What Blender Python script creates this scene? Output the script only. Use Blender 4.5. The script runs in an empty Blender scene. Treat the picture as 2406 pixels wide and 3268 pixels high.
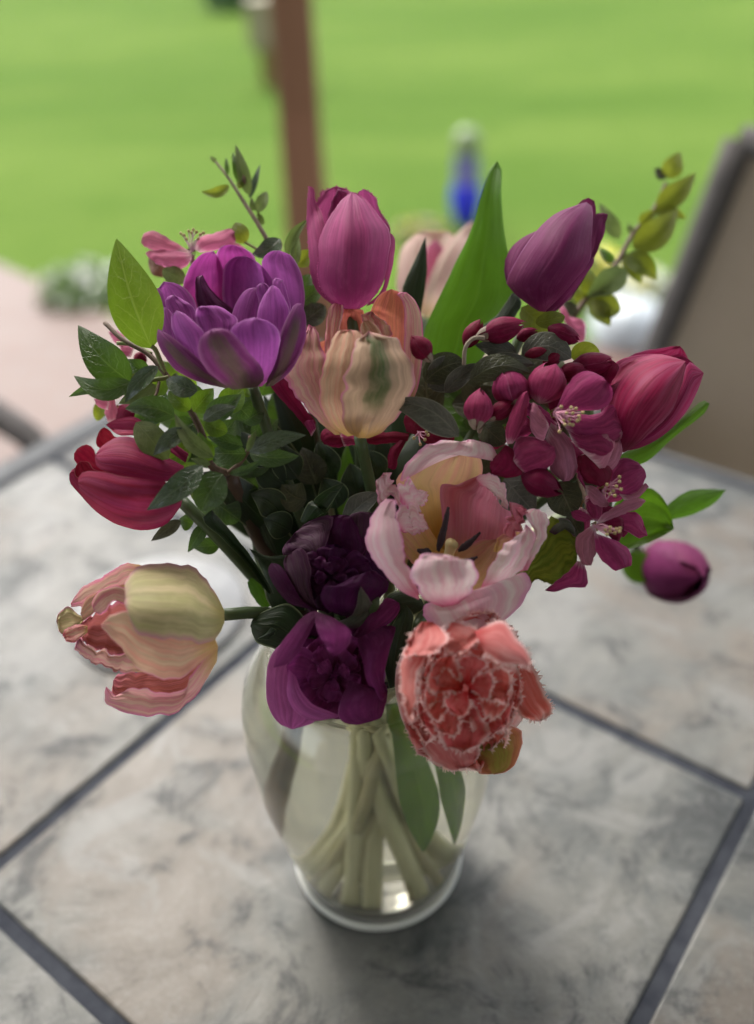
import bpy, math, random
import numpy as np
from mathutils import Vector, Matrix

random.seed(7)
RNG = np.random.RandomState(7)
scene = bpy.context.scene
COL = scene.collection
R = math.radians

# ------------------------------------------------------------------ camera, sky, sun, exposure
TABLE_Z = 0.74
H_CAM = 0.5889
CAM = np.array([0.0, 0.0, TABLE_Z + H_CAM])
FOC = 2061.0 / 0.68662          # focal length in photograph pixels (2406 x 3268)
CX, CY = 1203.0, 1634.0
_n = np.array([-0.03700491, 0.80643075, -0.59016953])
_f = np.array([0, 0, 1.0]) - _n * _n[2]; _f /= np.linalg.norm(_f)
_r = np.cross(_n, _f)
AXR = np.array([_r[0], _f[0], _n[0]])      # camera right, up and forward in world axes
AXU = np.array([_r[1], _f[1], _n[1]])
AXF = np.array([_r[2], _f[2], _n[2]])

cam_data = bpy.data.cameras.new('camera')
cam = bpy.data.objects.new('camera', cam_data); COL.objects.link(cam)
cam.matrix_world = Matrix(((AXR[0], AXU[0], -AXF[0], CAM[0]),
                           (AXR[1], AXU[1], -AXF[1], CAM[1]),
                           (AXR[2], AXU[2], -AXF[2], CAM[2]), (0, 0, 0, 1)))
cam_data.sensor_fit = 'VERTICAL'
cam_data.sensor_height = 24.0
cam_data.lens = 24.0 * FOC / 3268.0
cam_data.clip_start = 0.02
cam_data.clip_end = 1000.0
cam_data.dof.use_dof = True
cam_data.dof.focus_distance = 0.492
cam_data.dof.aperture_fstop = cam_data.lens / 14.5
scene.camera = cam

world = bpy.data.worlds.new('World'); scene.world = world
world.use_nodes = True
wn = world.node_tree.nodes; wl = world.node_tree.links
bg = wn['Background']
sky = wn.new('ShaderNodeTexSky'); sky.sky_type = 'NISHITA'; sky.sun_disc = False
SUN_EL, SUN_AZ = R(50), R(-24)             # azimuth measured from +Y towards +X
sky.sun_elevation = SUN_EL; sky.sun_rotation = SUN_AZ
sky.air_density = 1.0; sky.dust_density = 3.0; sky.ozone_density = 1.0
hs = wn.new('ShaderNodeHueSaturation'); hs.inputs['Saturation'].default_value = 0.42   # pale overcast sky
wl.new(sky.outputs[0], hs.inputs['Color']); wl.new(hs.outputs[0], bg.inputs[0]); bg.inputs[1].default_value = 0.15
sun_data = bpy.data.lights.new('sun', 'SUN'); sun_data.energy = 1.1; sun_data.angle = R(20)
sun_data.color = (1.0, 0.95, 0.87)
sun = bpy.data.objects.new('sun', sun_data); COL.objects.link(sun)
_d = Vector((math.sin(SUN_AZ) * math.cos(SUN_EL), math.cos(SUN_AZ) * math.cos(SUN_EL), math.sin(SUN_EL)))
sun.rotation_euler = _d.to_track_quat('Z', 'Y').to_euler()
sun.location = (-3, 4, 6)
scene.view_settings.view_transform = 'Standard'
scene.view_settings.look = 'None'
scene.view_settings.gamma = 1.0
scene.view_settings.use_curve_mapping = False
scene.view_settings.exposure = 1.9
cy = scene.cycles
cy.max_bounces = 14; cy.diffuse_bounces = 5; cy.glossy_bounces = 4
cy.transmission_bounces = 10; cy.transparent_max_bounces = 16
cy.sample_clamp_indirect = 6.0
cy.use_denoising = True

# ------------------------------------------------------------------ photograph geometry helpers
def unproj(x, y, d):
    """world point seen at photograph pixel (x, y) at distance d along the viewing axis"""
    x = np.asarray(x, float); y = np.asarray(y, float); d = np.asarray(d, float)
    a = ((x - CX) / FOC * d)[..., None] * AXR
    b = (-(y - CY) / FOC * d)[..., None] * AXU
    return CAM + a + b + d[..., None] * AXF
def ray(x, y): return AXF + (x - CX) / FOC * AXR - (y - CY) / FOC * AXU
def at_z(x, y, z):
    r = ray(x, y); return CAM + r * ((z - CAM[2]) / r[2])
def at_y(x, y, Y):
    r = ray(x, y); return CAM + r * ((Y - CAM[1]) / r[1])
def W(px, py): return px / 0.68662, py / 0.68662       # from the 1652-wide view
ZO = {1: (180, 420, 2.0146), 2: (800, 420, 2.0146), 3: (1500, 420, 2.0146), 4: (180, 1100, 2.0146),
      5: (800, 1100, 2.0146), 6: (1500, 1100, 2.0146), 7: (150, 1700, 2.0146), 8: (800, 1700, 1.652)}
def zp(z, pts):
    o = ZO[z]; a = np.array(pts, float).reshape(-1, 2)
    return a / o[2] + np.array(o[:2])

# ------------------------------------------------------------------ object helpers
def link_mesh(name, verts, faces, mat=None, parent=None, uvs=None, smooth=True, origin=None):
    me = bpy.data.meshes.new(name)
    v = np.asarray(verts, float)
    if origin is None and parent is not None: origin = parent['_o']
    if origin is not None: v = v - np.array(origin)
    me.from_pydata(v.tolist(), [], [tuple(int(i) for i in f) for f in faces])
    if uvs is not None:
        layer = me.uv_layers.new(name='UVMap')
        idx = np.zeros(len(me.loops), int); me.loops.foreach_get('vertex_index', idx)
        layer.data.foreach_set('uv', np.asarray(uvs, float)[idx].ravel())
    if smooth: me.polygons.foreach_set('use_smooth', [True] * len(me.polygons))
    me.update()
    if mat: me.materials.append(mat)
    o = bpy.data.objects.new(name, me); COL.objects.link(o)
    if parent is not None:
        o.parent = parent; o['_o'] = tuple(origin)
    else:
        o.location = tuple(origin) if origin is not None else (0, 0, 0)
        o['_o'] = tuple(origin) if origin is not None else (0.0, 0.0, 0.0)
    return o
def tag(o, label, cat, group=None):
    o['label'] = label; o['category'] = cat
    if group: o['group'] = group
    return o
def thing(name, label, cat, loc, group=None):
    o = bpy.data.objects.new(name, None); COL.objects.link(o)
    o.location = tuple(float(c) for c in loc); o['_o'] = tuple(float(c) for c in loc)
    o.empty_display_size = 0.02
    return tag(o, label, cat, group)

def box_geo(c, s, rz=0.0, bev=0.0):
    c = np.array(c, float); s = np.array(s, float) / 2
    v = np.array([[x, y, z] for x in (-1, 1) for y in (-1, 1) for z in (-1, 1)], float) * s
    f = [(0, 1, 3, 2), (4, 6, 7, 5), (0, 4, 5, 1), (2, 3, 7, 6), (0, 2, 6, 4), (1, 5, 7, 3)]
    ca, sa = math.cos(rz), math.sin(rz)
    v = np.stack([v[:, 0] * ca - v[:, 1] * sa, v[:, 0] * sa + v[:, 1] * ca, v[:, 2]], 1)
    return v + c, f
def join(parts):
    V, F, n = [], [], 0
    for v, f in parts:
        V.append(np.asarray(v, float)); F += [tuple(i + n for i in q) for q in f]; n += len(v)
    return np.concatenate(V), F
def bevel(o, w, seg=2):
    m = o.modifiers.new('bevel', 'BEVEL'); m.width = w; m.segments = seg; m.limit_method = 'ANGLE'
    return o
def spline(pts, n):
    """Catmull-Rom through pts, n samples evenly spaced by length"""
    p = np.asarray(pts, float)
    if len(p) == 2:
        t = np.linspace(0, 1, n)[:, None]; return p[0] * (1 - t) + p[1] * t
    e = np.vstack([2 * p[0] - p[1], p, 2 * p[-1] - p[-2]])
    out = []
    for i in range(1, len(e) - 2):
        t = np.linspace(0, 1, 12, endpoint=False)[:, None]
        a, b, c, d = e[i - 1], e[i], e[i + 1], e[i + 2]
        out.append(0.5 * (2 * b + (c - a) * t + (2 * a - 5 * b + 4 * c - d) * t ** 2 + (3 * b - a - 3 * c + d) * t ** 3))
    q = np.vstack(out + [p[-1:]])
    s = np.concatenate([[0], np.cumsum(np.linalg.norm(np.diff(q, axis=0), axis=1))])
    x = np.linspace(0, s[-1], n)
    return np.stack([np.interp(x, s, q[:, k]) for k in range(q.shape[1])], 1)
def tube_geo(pts, r, n=8, steps=None, cap=True):
    p = np.asarray(pts, float)
    if steps: p = spline(p, steps)
    m = len(p)
    rr = np.interp(np.linspace(0, 1, m), np.linspace(0, 1, len(np.atleast_1d(r))), np.atleast_1d(r)) if np.ndim(r) else np.full(m, r)
    t = np.gradient(p, axis=0); t /= (np.linalg.norm(t, axis=1)[:, None] + 1e-12)
    up = np.array([0.3, 0.2, 0.93]); V, F, UV = [], [], []
    a = np.cross(t[0], up); a /= np.linalg.norm(a) + 1e-12
    for i in range(m):
        a = a - t[i] * (a @ t[i]); a /= np.linalg.norm(a) + 1e-12
        b = np.cross(t[i], a)
        for k in range(n):
            w = 2 * math.pi * k / n
            V.append(p[i] + rr[i] * (math.cos(w) * a + math.sin(w) * b)); UV.append((k / n, i / (m - 1)))
    for i in range(m - 1):
        for k in range(n):
            F.append((i * n + k, i * n + (k + 1) % n, (i + 1) * n + (k + 1) % n, (i + 1) * n + k))
    if cap:
        F.append(tuple(range(n - 1, -1, -1))); F.append(tuple((m - 1) * n + k for k in range(n)))
    return np.array(V), F, UV
def lathe_geo(prof, n=48, c=(0, 0, 0)):
    V, F = [], []
    for r_, z in prof:
        for k in range(n):
            w = 2 * math.pi * k / n; V.append((c[0] + r_ * math.cos(w), c[1] + r_ * math.sin(w), c[2] + z))
    for i in range(len(prof) - 1):
        for k in range(n): F.append((i * n + k, i * n + (k + 1) % n, (i + 1) * n + (k + 1) % n, (i + 1) * n + k))
    return np.array(V), F

# ------------------------------------------------------------------ materials
class NT:
    def __init__(s, name):
        s.m = bpy.data.materials.new(name); s.m.use_nodes = True
        s.t = s.m.node_tree; s.n = s.t.nodes; s.n.clear()
        s.out = s.n.new('ShaderNodeOutputMaterial')
    def node(s, typ, **kw):
        q = s.n.new(typ)
        for k, v in kw.items(): setattr(q, k, v)
        return q
    def set(s, sock, v):
        if hasattr(v, 'is_linked') or isinstance(v, bpy.types.NodeSocket): s.t.links.new(v, sock)
        elif isinstance(v, (tuple, list)) and len(v) == 3 and sock.type == 'RGBA': sock.default_value = (*v, 1)
        else: sock.default_value = v
    def math(s, op, a, b=None, clamp=False):
        q = s.node('ShaderNodeMath', operation=op, use_clamp=clamp); s.set(q.inputs[0], a)
        if b is not None: s.set(q.inputs[1], b)
        return q.outputs[0]
    def mix(s, f, a, b, blend='MIX'):
        q = s.node('ShaderNodeMix', data_type='RGBA', blend_type=blend)
        s.set(q.inputs[0], f); s.set(q.inputs[6], a); s.set(q.inputs[7], b); return q.outputs[2]
    def ramp(s, x, a, b, lo=0.0, hi=1.0, smooth=True):
        q = s.node('ShaderNodeMapRange', interpolation_type='SMOOTHSTEP' if smooth else 'LINEAR')
        s.set(q.inputs[0], x)
        q.inputs[1].default_value = a; q.inputs[2].default_value = b
        q.inputs[3].default_value = lo; q.inputs[4].default_value = hi; return q.outputs[0]
    def noise(s, vec, scale, detail=3, rough=0.5, dist=0.0):
        q = s.node('ShaderNodeTexNoise'); s.set(q.inputs['Vector'], vec)
        q.inputs['Scale'].default_value = scale; q.inputs['Detail'].default_value = detail
        q.inputs['Roughness'].default_value = rough; q.inputs['Distortion'].default_value = dist
        return q.outputs[0]
    def xyz(s, x, y, z):
        q = s.node('ShaderNodeCombineXYZ'); s.set(q.inputs[0], x); s.set(q.inputs[1], y); s.set(q.inputs[2], z); return q.outputs[0]
    def bump(s, h, strength, dist):
        q = s.node('ShaderNodeBump'); q.inputs['Strength'].default_value = strength
        q.inputs['Distance'].default_value = dist; s.set(q.inputs['Height'], h); return q.outputs[0]
    def bsdf(s, col, rough=0.5, spec=0.5, normal=None, **kw):
        q = s.node('ShaderNodeBsdfPrincipled'); s.set(q.inputs['Base Color'], col); s.set(q.inputs['Roughness'], rough)
        s.set(q.inputs['Specular IOR Level'], spec)
        if normal is not None: s.set(q.inputs['Normal'], normal)
        for k, v in kw.items(): s.set(q.inputs[k.replace('_', ' ')], v)
        return q.outputs[0]
    def done(s, sh): s.t.links.new(sh, s.out.inputs[0]); return s.m
    def uv(s):
        q = s.node('ShaderNodeUVMap'); p = s.node('ShaderNodeSeparateXYZ'); s.t.links.new(q.outputs[0], p.inputs[0])
        return p.outputs[0], p.outputs[1]
    def rnd(s): return s.node('ShaderNodeObjectInfo').outputs['Random']

def petal_mat(name, base, edge, foot, edge_from=0.72, foot_to=0.25, flame=None, flame_w=0.22, flame_v=(0.15, 0.85),
              streak=0.5, trans=0.42, rough=0.55, vein=0.25, streak_col=None, spec=0.12):
    t = NT(name); u, v = t.uv(); r = t.rnd()
    au = t.math('ABSOLUTE', t.math('SUBTRACT', t.math('MULTIPLY', u, 2.0), 1.0))
    rz = t.math('MULTIPLY', r, 37.0)
    s1 = t.noise(t.xyz(t.math('MULTIPLY', u, 9.0), t.math('MULTIPLY', v, 1.3), rz), 1.0, 3, 0.6, 0.3)
    s2 = t.noise(t.xyz(t.math('MULTIPLY', u, 34.0), t.math('MULTIPLY', v, 2.2), rz), 1.0, 2, 0.6, 0.2)
    e = t.math('MAXIMUM', au, t.math('MULTIPLY', v, 0.97))
    e = t.math('ADD', e, t.math('MULTIPLY', t.math('SUBTRACT', s1, 0.5), 0.30))
    c = t.mix(t.ramp(s1, 0.32, 0.7), base, streak_col or tuple(min(1, b * (1 - streak * 0.75)) for b in base))
    if flame:
        fm = t.math('ADD', au, t.math('MULTIPLY', t.math('SUBTRACT', s1, 0.5), 0.9))
        fm = t.ramp(fm, flame_w, flame_w * 0.35)
        fm = t.math('MULTIPLY', fm, t.math('MULTIPLY', t.ramp(v, flame_v[0], flame_v[0] + 0.2), t.ramp(v, flame_v[1], flame_v[1] - 0.2)))
        c = t.mix(fm, c, flame)
    c = t.mix(t.ramp(e, edge_from + 0.06, 1.06), c, edge)
    c = t.mix(t.ramp(t.math('ADD', v, t.math('MULTIPLY', t.math('SUBTRACT', s1, 0.5), 0.3)), foot_to, 0.0), c, foot)
    c = t.mix(t.math('MULTIPLY', t.ramp(s2, 0.40, 0.68), min(1, vein * 1.5)), c, tuple(b * 0.5 for b in base))
    s3 = t.noise(t.xyz(t.math('MULTIPLY', u, 5.0), t.math('MULTIPLY', v, 6.0), rz), 1.0, 5, 0.65)
    c = t.mix(t.math('MULTIPLY', t.ramp(s3, 0.45, 0.75), 0.22), c, tuple(min(1, b * 1.25 + 0.05) for b in base))
    hsv = t.node('ShaderNodeHueSaturation'); t.set(hsv.inputs['Color'], c)
    t.set(hsv.inputs['Value'], t.math('ADD', t.math('MULTIPLY', r, 0.24), 0.88))
    t.set(hsv.inputs['Hue'], t.math('ADD', t.math('MULTIPLY', t.math('FRACT', t.math('MULTIPLY', r, 7.3)), 0.016), 0.492))
    c = hsv.outputs[0]
    h = t.math('ADD', t.math('MULTIPLY', s2, 0.5), s1)
    nb = t.bump(h, 0.35, 0.0012)
    p = t.bsdf(c, rough, spec, nb)
    tr = t.node('ShaderNodeBsdfTranslucent'); t.set(tr.inputs[0], c); t.set(tr.inputs[1], nb)
    mx = t.node('ShaderNodeMixShader'); mx.inputs[0].default_value = trans * 0.8
    t.t.links.new(p, mx.inputs[1]); t.t.links.new(tr.outputs[0], mx.inputs[2])
    return t.done(mx.outputs[0])

def leaf_mat(name, top, vein_col, trans_col=None, trans=0.25, rough=0.38, nv=7.0, parallel=False, edge=None, spec=0.45, vstr=0.6):
    t = NT(name); u, v = t.uv(); r = t.rnd()
    au = t.math('ABSOLUTE', t.math('SUBTRACT', t.math('MULTIPLY', u, 2.0), 1.0))
    rz = t.math('MULTIPLY', r, 53.0)
    big = t.noise(t.xyz(t.math('MULTIPLY', u, 3.0), t.math('MULTIPLY', v, 4.0), rz), 1.0, 4, 0.6)
    if parallel:
        s = t.noise(t.xyz(t.math('MULTIPLY', u, 40.0), t.math('MULTIPLY', v, 1.2), rz), 1.0, 2, 0.5)
        vm = t.math('MULTIPLY', t.ramp(s, 0.5, 0.75), 0.5)
    else:
        wob = t.math('MULTIPLY', t.math('SUBTRACT', big, 0.5), 0.25)
        q = t.math('ADD', t.math('SUBTRACT', v, t.math('MULTIPLY', t.math('POWER', au, 1.2), 0.33)), wob)
        fr = t.math('ABSOLUTE', t.math('SUBTRACT', t.math('FRACT', t.math('MULTIPLY', q, nv)), 0.5))
        lat = t.math('MULTIPLY', t.ramp(fr, 0.075, 0.0), t.ramp(au, 1.0, 0.55))
        net = t.node('ShaderNodeTexVoronoi', feature='DISTANCE_TO_EDGE')
        t.set(net.inputs['Vector'], t.xyz(t.math('MULTIPLY', u, 9.0), t.math('MULTIPLY', v, 14.0), rz)); net.inputs['Scale'].default_value = 1.0
        nt = t.math('MULTIPLY', t.ramp(net.outputs['Distance'], 0.06, 0.0), 0.3)
        vm = t.math('MAXIMUM', lat, nt)
    mid = t.ramp(au, 0.07, 0.015)
    vm = t.math('MAXIMUM', vm, mid)
    c = t.mix(t.ramp(big, 0.3, 0.7), tuple(x * 0.72 for x in top), tuple(x * 1.2 for x in top))
    c = t.mix(t.math('MULTIPLY', vm, vstr), c, vein_col)
    if edge: c = t.mix(t.ramp(au, 0.9, 0.99), c, edge)
    hsv = t.node('ShaderNodeHueSaturation'); t.set(hsv.inputs['Color'], c)
    t.set(hsv.inputs['Value'], t.math('ADD', t.math('MULTIPLY', r, 0.5), 0.75))
    t.set(hsv.inputs['Hue'], t.math('ADD', t.math('MULTIPLY', t.math('FRACT', t.math('MULTIPLY', r, 7.3)), 0.03), 0.485))
    c = hsv.outputs[0]
    nb = t.bump(t.math('SUBTRACT', t.math('MULTIPLY', big, 0.8), t.math('MULTIPLY', vm, 0.55)), 0.55, 0.0011)
    p = t.bsdf(c, rough, spec, nb)
    tr = t.node('ShaderNodeBsdfTranslucent')
    t.set(tr.inputs[0], t.mix(0.65, c, trans_col) if trans_col else c)
    mx = t.node('ShaderNodeMixShader'); mx.inputs[0].default_value = trans
    t.t.links.new(p, mx.inputs[1]); t.t.links.new(tr.outputs[0], mx.inputs[2])
    return t.done(mx.outputs[0])

def plain_mat(name, c1, c2, scale=20.0, rough=0.5, bumpd=0.0, spec=0.5, stretch=(1, 1, 1), detail=4, **kw):
    t = NT(name); tc = t.node('ShaderNodeTexCoord'); mp = t.node('ShaderNodeMapping')
    t.t.links.new(tc.outputs['Object'], mp.inputs[0]); mp.inputs['Scale'].default_value = stretch
    n = t.noise(mp.outputs[0], scale, detail, 0.6)
    c = t.mix(t.ramp(n, 0.3, 0.7), c1, c2)
    return t.done(t.bsdf(c, rough, spec, t.bump(n, 0.5, bumpd) if bumpd else None, **kw))

def stem_mat(name, top, low):
    t = NT(name); u, v = t.uv()
    n = t.noise(t.xyz(t.math('MULTIPLY', u, 6.0), t.math('MULTIPLY', v, 5.0), t.math('MULTIPLY', t.rnd(), 9.0)), 1.0, 3)
    c = t.mix(t.ramp(v, 0.56, 0.74), low, top)
    c = t.mix(t.math('MULTIPLY', n, 0.35), c, tuple(x * 0.55 for x in top))
    p = t.bsdf(c, 0.45, 0.4)
    return t.done(p)

# ------------------------------------------------------------------ ground, patio, shelter
def sheet(name, outline, z, mat, label_kind='structure'):
    v = [(x, y, z) for x, y in outline]
    o = link_mesh(name, v, [tuple(range(len(v)))], mat, smooth=False, origin=(0, 0, 0)); o['kind'] = label_kind
    return o
t = NT('lawn'); tc = t.node('ShaderNodeTexCoord')
mp = t.node('ShaderNodeMapping'); t.t.links.new(tc.outputs['Object'], mp.inputs[0]); mp.inputs['Scale'].default_value = (0.35, 1.0, 1.0); mp.inputs['Rotation'].default_value = (0, 0, 0.25)
n1 = t.noise(mp.outputs[0], 0.8, 4, 0.6); n2 = t.noise(tc.outputs['Object'], 3.2, 4, 0.65); n3 = t.noise(tc.outputs['Object'], 60, 3, 0.7)
c = t.mix(t.ramp(n1, 0.36, 0.66), (0.080, 0.152, 0.022), (0.128, 0.202, 0.036))
c = t.mix(t.math('MULTIPLY', t.ramp(n2, 0.45, 0.75), 0.5), c, (0.075, 0.145, 0.018))
c = t.mix(t.math('MULTIPLY', t.ramp(n3, 0.45, 0.75), 0.5), c, (0.165, 0.24, 0.05))
M_LAWN = t.done(t.bsdf(c, 0.9, 0.03, t.bump(n3, 1.0, 0.03)))
sheet('lawn', [(-400, -6), (400, -6), (400, 600), (-400, 600)], 0.0, M_LAWN)

t = NT('patio'); tc = t.node('ShaderNodeTexCoord')
br = t.node('ShaderNodeTexBrick'); t.set(br.inputs['Vector'], tc.outputs['Object'])
br.inputs['Scale'].default_value = 1.0; br.inputs['Brick Width'].default_value = 0.2; br.inputs['Row Height'].default_value = 0.1
br.inputs['Mortar Size'].default_value = 0.006
br.inputs['Color1'].default_value = (0.080, 0.035, 0.022, 1); br.inputs['Color2'].default_value = (0.095, 0.048, 0.033, 1)
br.inputs['Mortar'].default_value = (0.085, 0.065, 0.055, 1)
n1 = t.noise(tc.outputs['Object'], 2.5, 5, 0.65)
c = t.mix(t.math('MULTIPLY', t.ramp(n1, 0.4, 0.7), 0.6), br.outputs[0], (0.105, 0.068, 0.053))
M_PATIO = t.done(t.bsdf(c, 0.6, 0.4, t.bump(br.outputs['Fac'], -0.5, 0.004)))
edge = [(-5.5, 6.2), (-3.0, 4.9), (-1.9, 4.0), (-1.42, 3.56), (-1.14, 3.28), (-0.9, 3.04), (-0.5, 2.80), (0.0, 2.66), (0.5, 2.62), (1.0, 2.72), (1.7, 3.05), (2.6, 3.8), (4.5, 5.2)]
edge = spline(np.array(edge), 60)
sheet('patio', [tuple(p) for p in edge[::-1]] + [(-5.5, -2.2), (4.5, -2.2)], 0.004, M_PATIO)

M_ROOF = plain_mat('painted_boards', (0.66, 0.63, 0.58), (0.74, 0.71, 0.66), 6, 0.6, stretch=(1, 12, 1))
rv, rf = join([box_geo((0, -0.94, 2.62), (5.8, 4.52, 0.10))] + [box_geo((x, 0.45, 2.50), (0.05, 4.6, 0.138)) for x in np.arange(-2.4, 2.5, 0.6)] + [box_geo((0, 2.75, 2.36), (5.2, 0.1, 0.139))])
o = link_mesh('unseen_patio_roof', rv, rf, M_ROOF, smooth=False, origin=(0, 0, 0)); o['kind'] = 'structure'  # unseen overhead cover, its boards cut back to shape the light
M_SIDING = plain_mat('siding', (0.26, 0.24, 0.215), (0.31, 0.29, 0.26), 9, 0.6, stretch=(1, 1, 8))
rv, rf = join([box_geo((0, -3.2 + 0.004 * (i % 2), 0.09 + i * 0.18), (7, 0.1, 0.178)) for i in range(14)])
o = link_mesh('added_rear_wall', rv, rf, M_SIDING, smooth=False, origin=(0, -3.2, 0)); o['kind'] = 'structure'  # unseen wall put in behind the camera to cut the front fill
# timber post that carries the roof, with a wider sleeve round its foot
M_POST = plain_mat('stained_timber', (0.20, 0.102, 0.052), (0.26, 0.138, 0.076), 14, 0.55, 0.002, stretch=(1, 1, 0.09))
M_POST2 = plain_mat('stained_timber_sleeve', (0.225, 0.112, 0.060), (0.285, 0.150, 0.084), 14, 0.55, 0.002, stretch=(1, 1, 0.09))
PX = -0.162
post = thing('timber_post', 'brown square timber post rising from the lawn edge behind the bouquet', 'post', (PX, 2.75, 0))
v, f = box_geo((PX, 2.75, 1.16), (0.108, 0.108, 2.3)); bevel(link_mesh('shaft', v, f, M_POST, post, smooth=False), 0.004)
v, f = box_geo((PX - 0.003, 2.75, 0.35), (0.142, 0.142, 0.70))
v[[1, 3, 5, 7], :2] = np.array([PX, 2.75]) + (v[[1, 3, 5, 7], :2] - np.array([PX, 2.75])) * 0.76
v2, f2 = box_geo((PX - 0.003, 2.75, 0.15), (0.146, 0.146, 0.3))
bevel(link_mesh('base_sleeve', *join([(v2, f2), (v, f)]), M_POST2, post, smooth=False), 0.004)

# ------------------------------------------------------------------ table of stone tiles
A1 = math.atan2(0.7826, 0.6225)
E1 = np.array([0.6225, 0.7826]); E2 = np.array([0.7826, -0.6225])
def tab(a, b): return E1 * a + E2 * b
g1 = [-0.660, -0.272, 0.115, 0.502, 0.889]; g2 = [-0.885, -0.471, -0.057, 0.357, 0.771]
G = 0.0051
t = NT('slate_tile'); tc = t.node('ShaderNodeTexCoord'); rnd = t.rnd()
vm = t.node('ShaderNodeVectorMath', operation='ADD'); t.t.links.new(tc.outputs['Object'], vm.inputs[0])
t.set(vm.inputs[1], t.xyz(t.math('MULTIPLY', rnd, 13.0), t.math('MULTIPLY', rnd, 29.0), 0.0)); P0 = vm.outputs[0]
n1 = t.noise(P0, 7.5, 6, 0.65, 0.8); n2 = t.noise(P0, 19, 7, 0.72, 0.6); n3 = t.noise(P0, 5.0, 4, 0.55, 0.9); n4 = t.noise(P0, 110, 5, 0.75); n5 = t.noise(P0, 11, 5, 0.6, 1.2)
c = t.mix(t.ramp(n1, 0.38, 0.62), (0.056, 0.061, 0.058), (0.118, 0.116, 0.103))
c = t.mix(t.math('MULTIPLY', t.ramp(n3, 0.48, 0.64), 0.55), c, (0.128, 0.098, 0.072))
c = t.mix(t.math('MULTIPLY', t.ramp(n5, 0.52, 0.64), 0.65), c, (0.152, 0.150, 0.140))
c = t.mix(t.math('MULTIPLY', t.ramp(n2, 0.50, 0.66), 0.85), c, (0.022, 0.024, 0.024))
c = t.mix(t.math('MULTIPLY', t.ramp(n4, 0.48, 0.75), 0.4), c, (0.175, 0.17, 0.155))
hh = t.math('ADD', t.math('ADD', t.math('MULTIPLY', n2, 0.8), t.math('MULTIPLY', n1, 1.0)), t.math('MULTIPLY', n4, 0.18))
M_TILE = t.done(t.bsdf(c, t.ramp(n2, 0.3, 0.8, 0.50, 0.66), 0.45, t.bump(hh, 0.5, 0.003)))
M_GROUT = plain_mat('dark_grout', (0.032, 0.035, 0.044), (0.050, 0.054, 0.064), 60, 0.95, 0.0004, spec=0.08)
M_TRIM = plain_mat('table_edge_metal', (0.085, 0.088, 0.092), (0.11, 0.113, 0.117), 30, 0.7, spec=0.2)
M_DKMETAL = plain_mat('dark_metal', (0.045, 0.048, 0.055), (0.06, 0.063, 0.07), 30, 0.45, Metallic=0.3)
tc0 = tab((g1[0] + g1[-1]) / 2, (g2[0] + g2[-1]) / 2)
table = thing('patio_table', 'rectangular patio table topped with mottled grey stone tiles and dark grout', 'table', (tc0[0], tc0[1], 0))
a0, a1, b0, b1 = g1[0] - 0.017, 0.906, -0.926, g2[-1] + 0.041
def tb(a_, b_, c_, d_, z0, z1):
    m = tab((a_ + b_) / 2, (c_ + d_) / 2)
    return box_geo((m[0], m[1], (z0 + z1) / 2), (b_ - a_, d_ - c_, z1 - z0), A1 - 0.0)
# in box_geo local x -> E1, local y -> -E2 (rotation of E1 by 90 deg), symmetric boxes so the sign does not matter
v, f = tb(a0 + 0.012, a1 - 0.012, b0 + 0.012, b1 - 0.012, TABLE_Z - 0.03, TABLE_Z - 0.0022); link_mesh('grout_bed', v, f, M_GROUT, table, smooth=False)
for i in range(4):
    for j in range(4):
        v, f = tb(g1[i] + G, g1[i + 1] - G, g2[j] + G, g2[j + 1] - G, TABLE_Z - 0.010, TABLE_Z)
        bevel(link_mesh('tile', v, f, M_TILE, table, smooth=False), 0.0022, 2)
for q in ((a0, g1[0] - G, b0, b1), (g1[-1] + G, a1, b0, b1), (g1[0] - G + 0.0005, g1[-1] + G - 0.0005, b0, g2[0] - G), (g1[0] - G + 0.0005, g1[-1] + G - 0.0005, g2[-1] + G, b1)):
    v, f = tb(*q, TABLE_Z - 0.035, TABLE_Z + 0.0015); bevel(link_mesh('edge_trim', v, f, M_TRIM, table, smooth=False), 0.004)
for a_ in (a0 + 0.08, a1 - 0.08):
    for b_ in (b0 + 0.08, b1 - 0.08):
        v, f = tb(a_ - 0.022, a_ + 0.022, b_ - 0.022, b_ + 0.022, 0.004, TABLE_Z - 0.036); link_mesh('leg', v, f, M_DKMETAL, table, smooth=False)

M_DISC = plain_mat('pale_disc_surface', (0.17, 0.17, 0.17), (0.23, 0.23, 0.225), 40, 0.35, 0.0003)
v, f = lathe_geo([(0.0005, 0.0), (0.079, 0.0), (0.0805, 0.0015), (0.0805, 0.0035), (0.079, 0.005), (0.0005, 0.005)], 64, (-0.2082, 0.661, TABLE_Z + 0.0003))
tag(link_mesh('disc', v, f, M_DISC, None, origin=(-0.2082, 0.661, TABLE_Z)), 'pale round disc lying on the table behind the cream parrot tulip', 'disc')  # disc added for a paler, round-edged area of the tabletop

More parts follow.
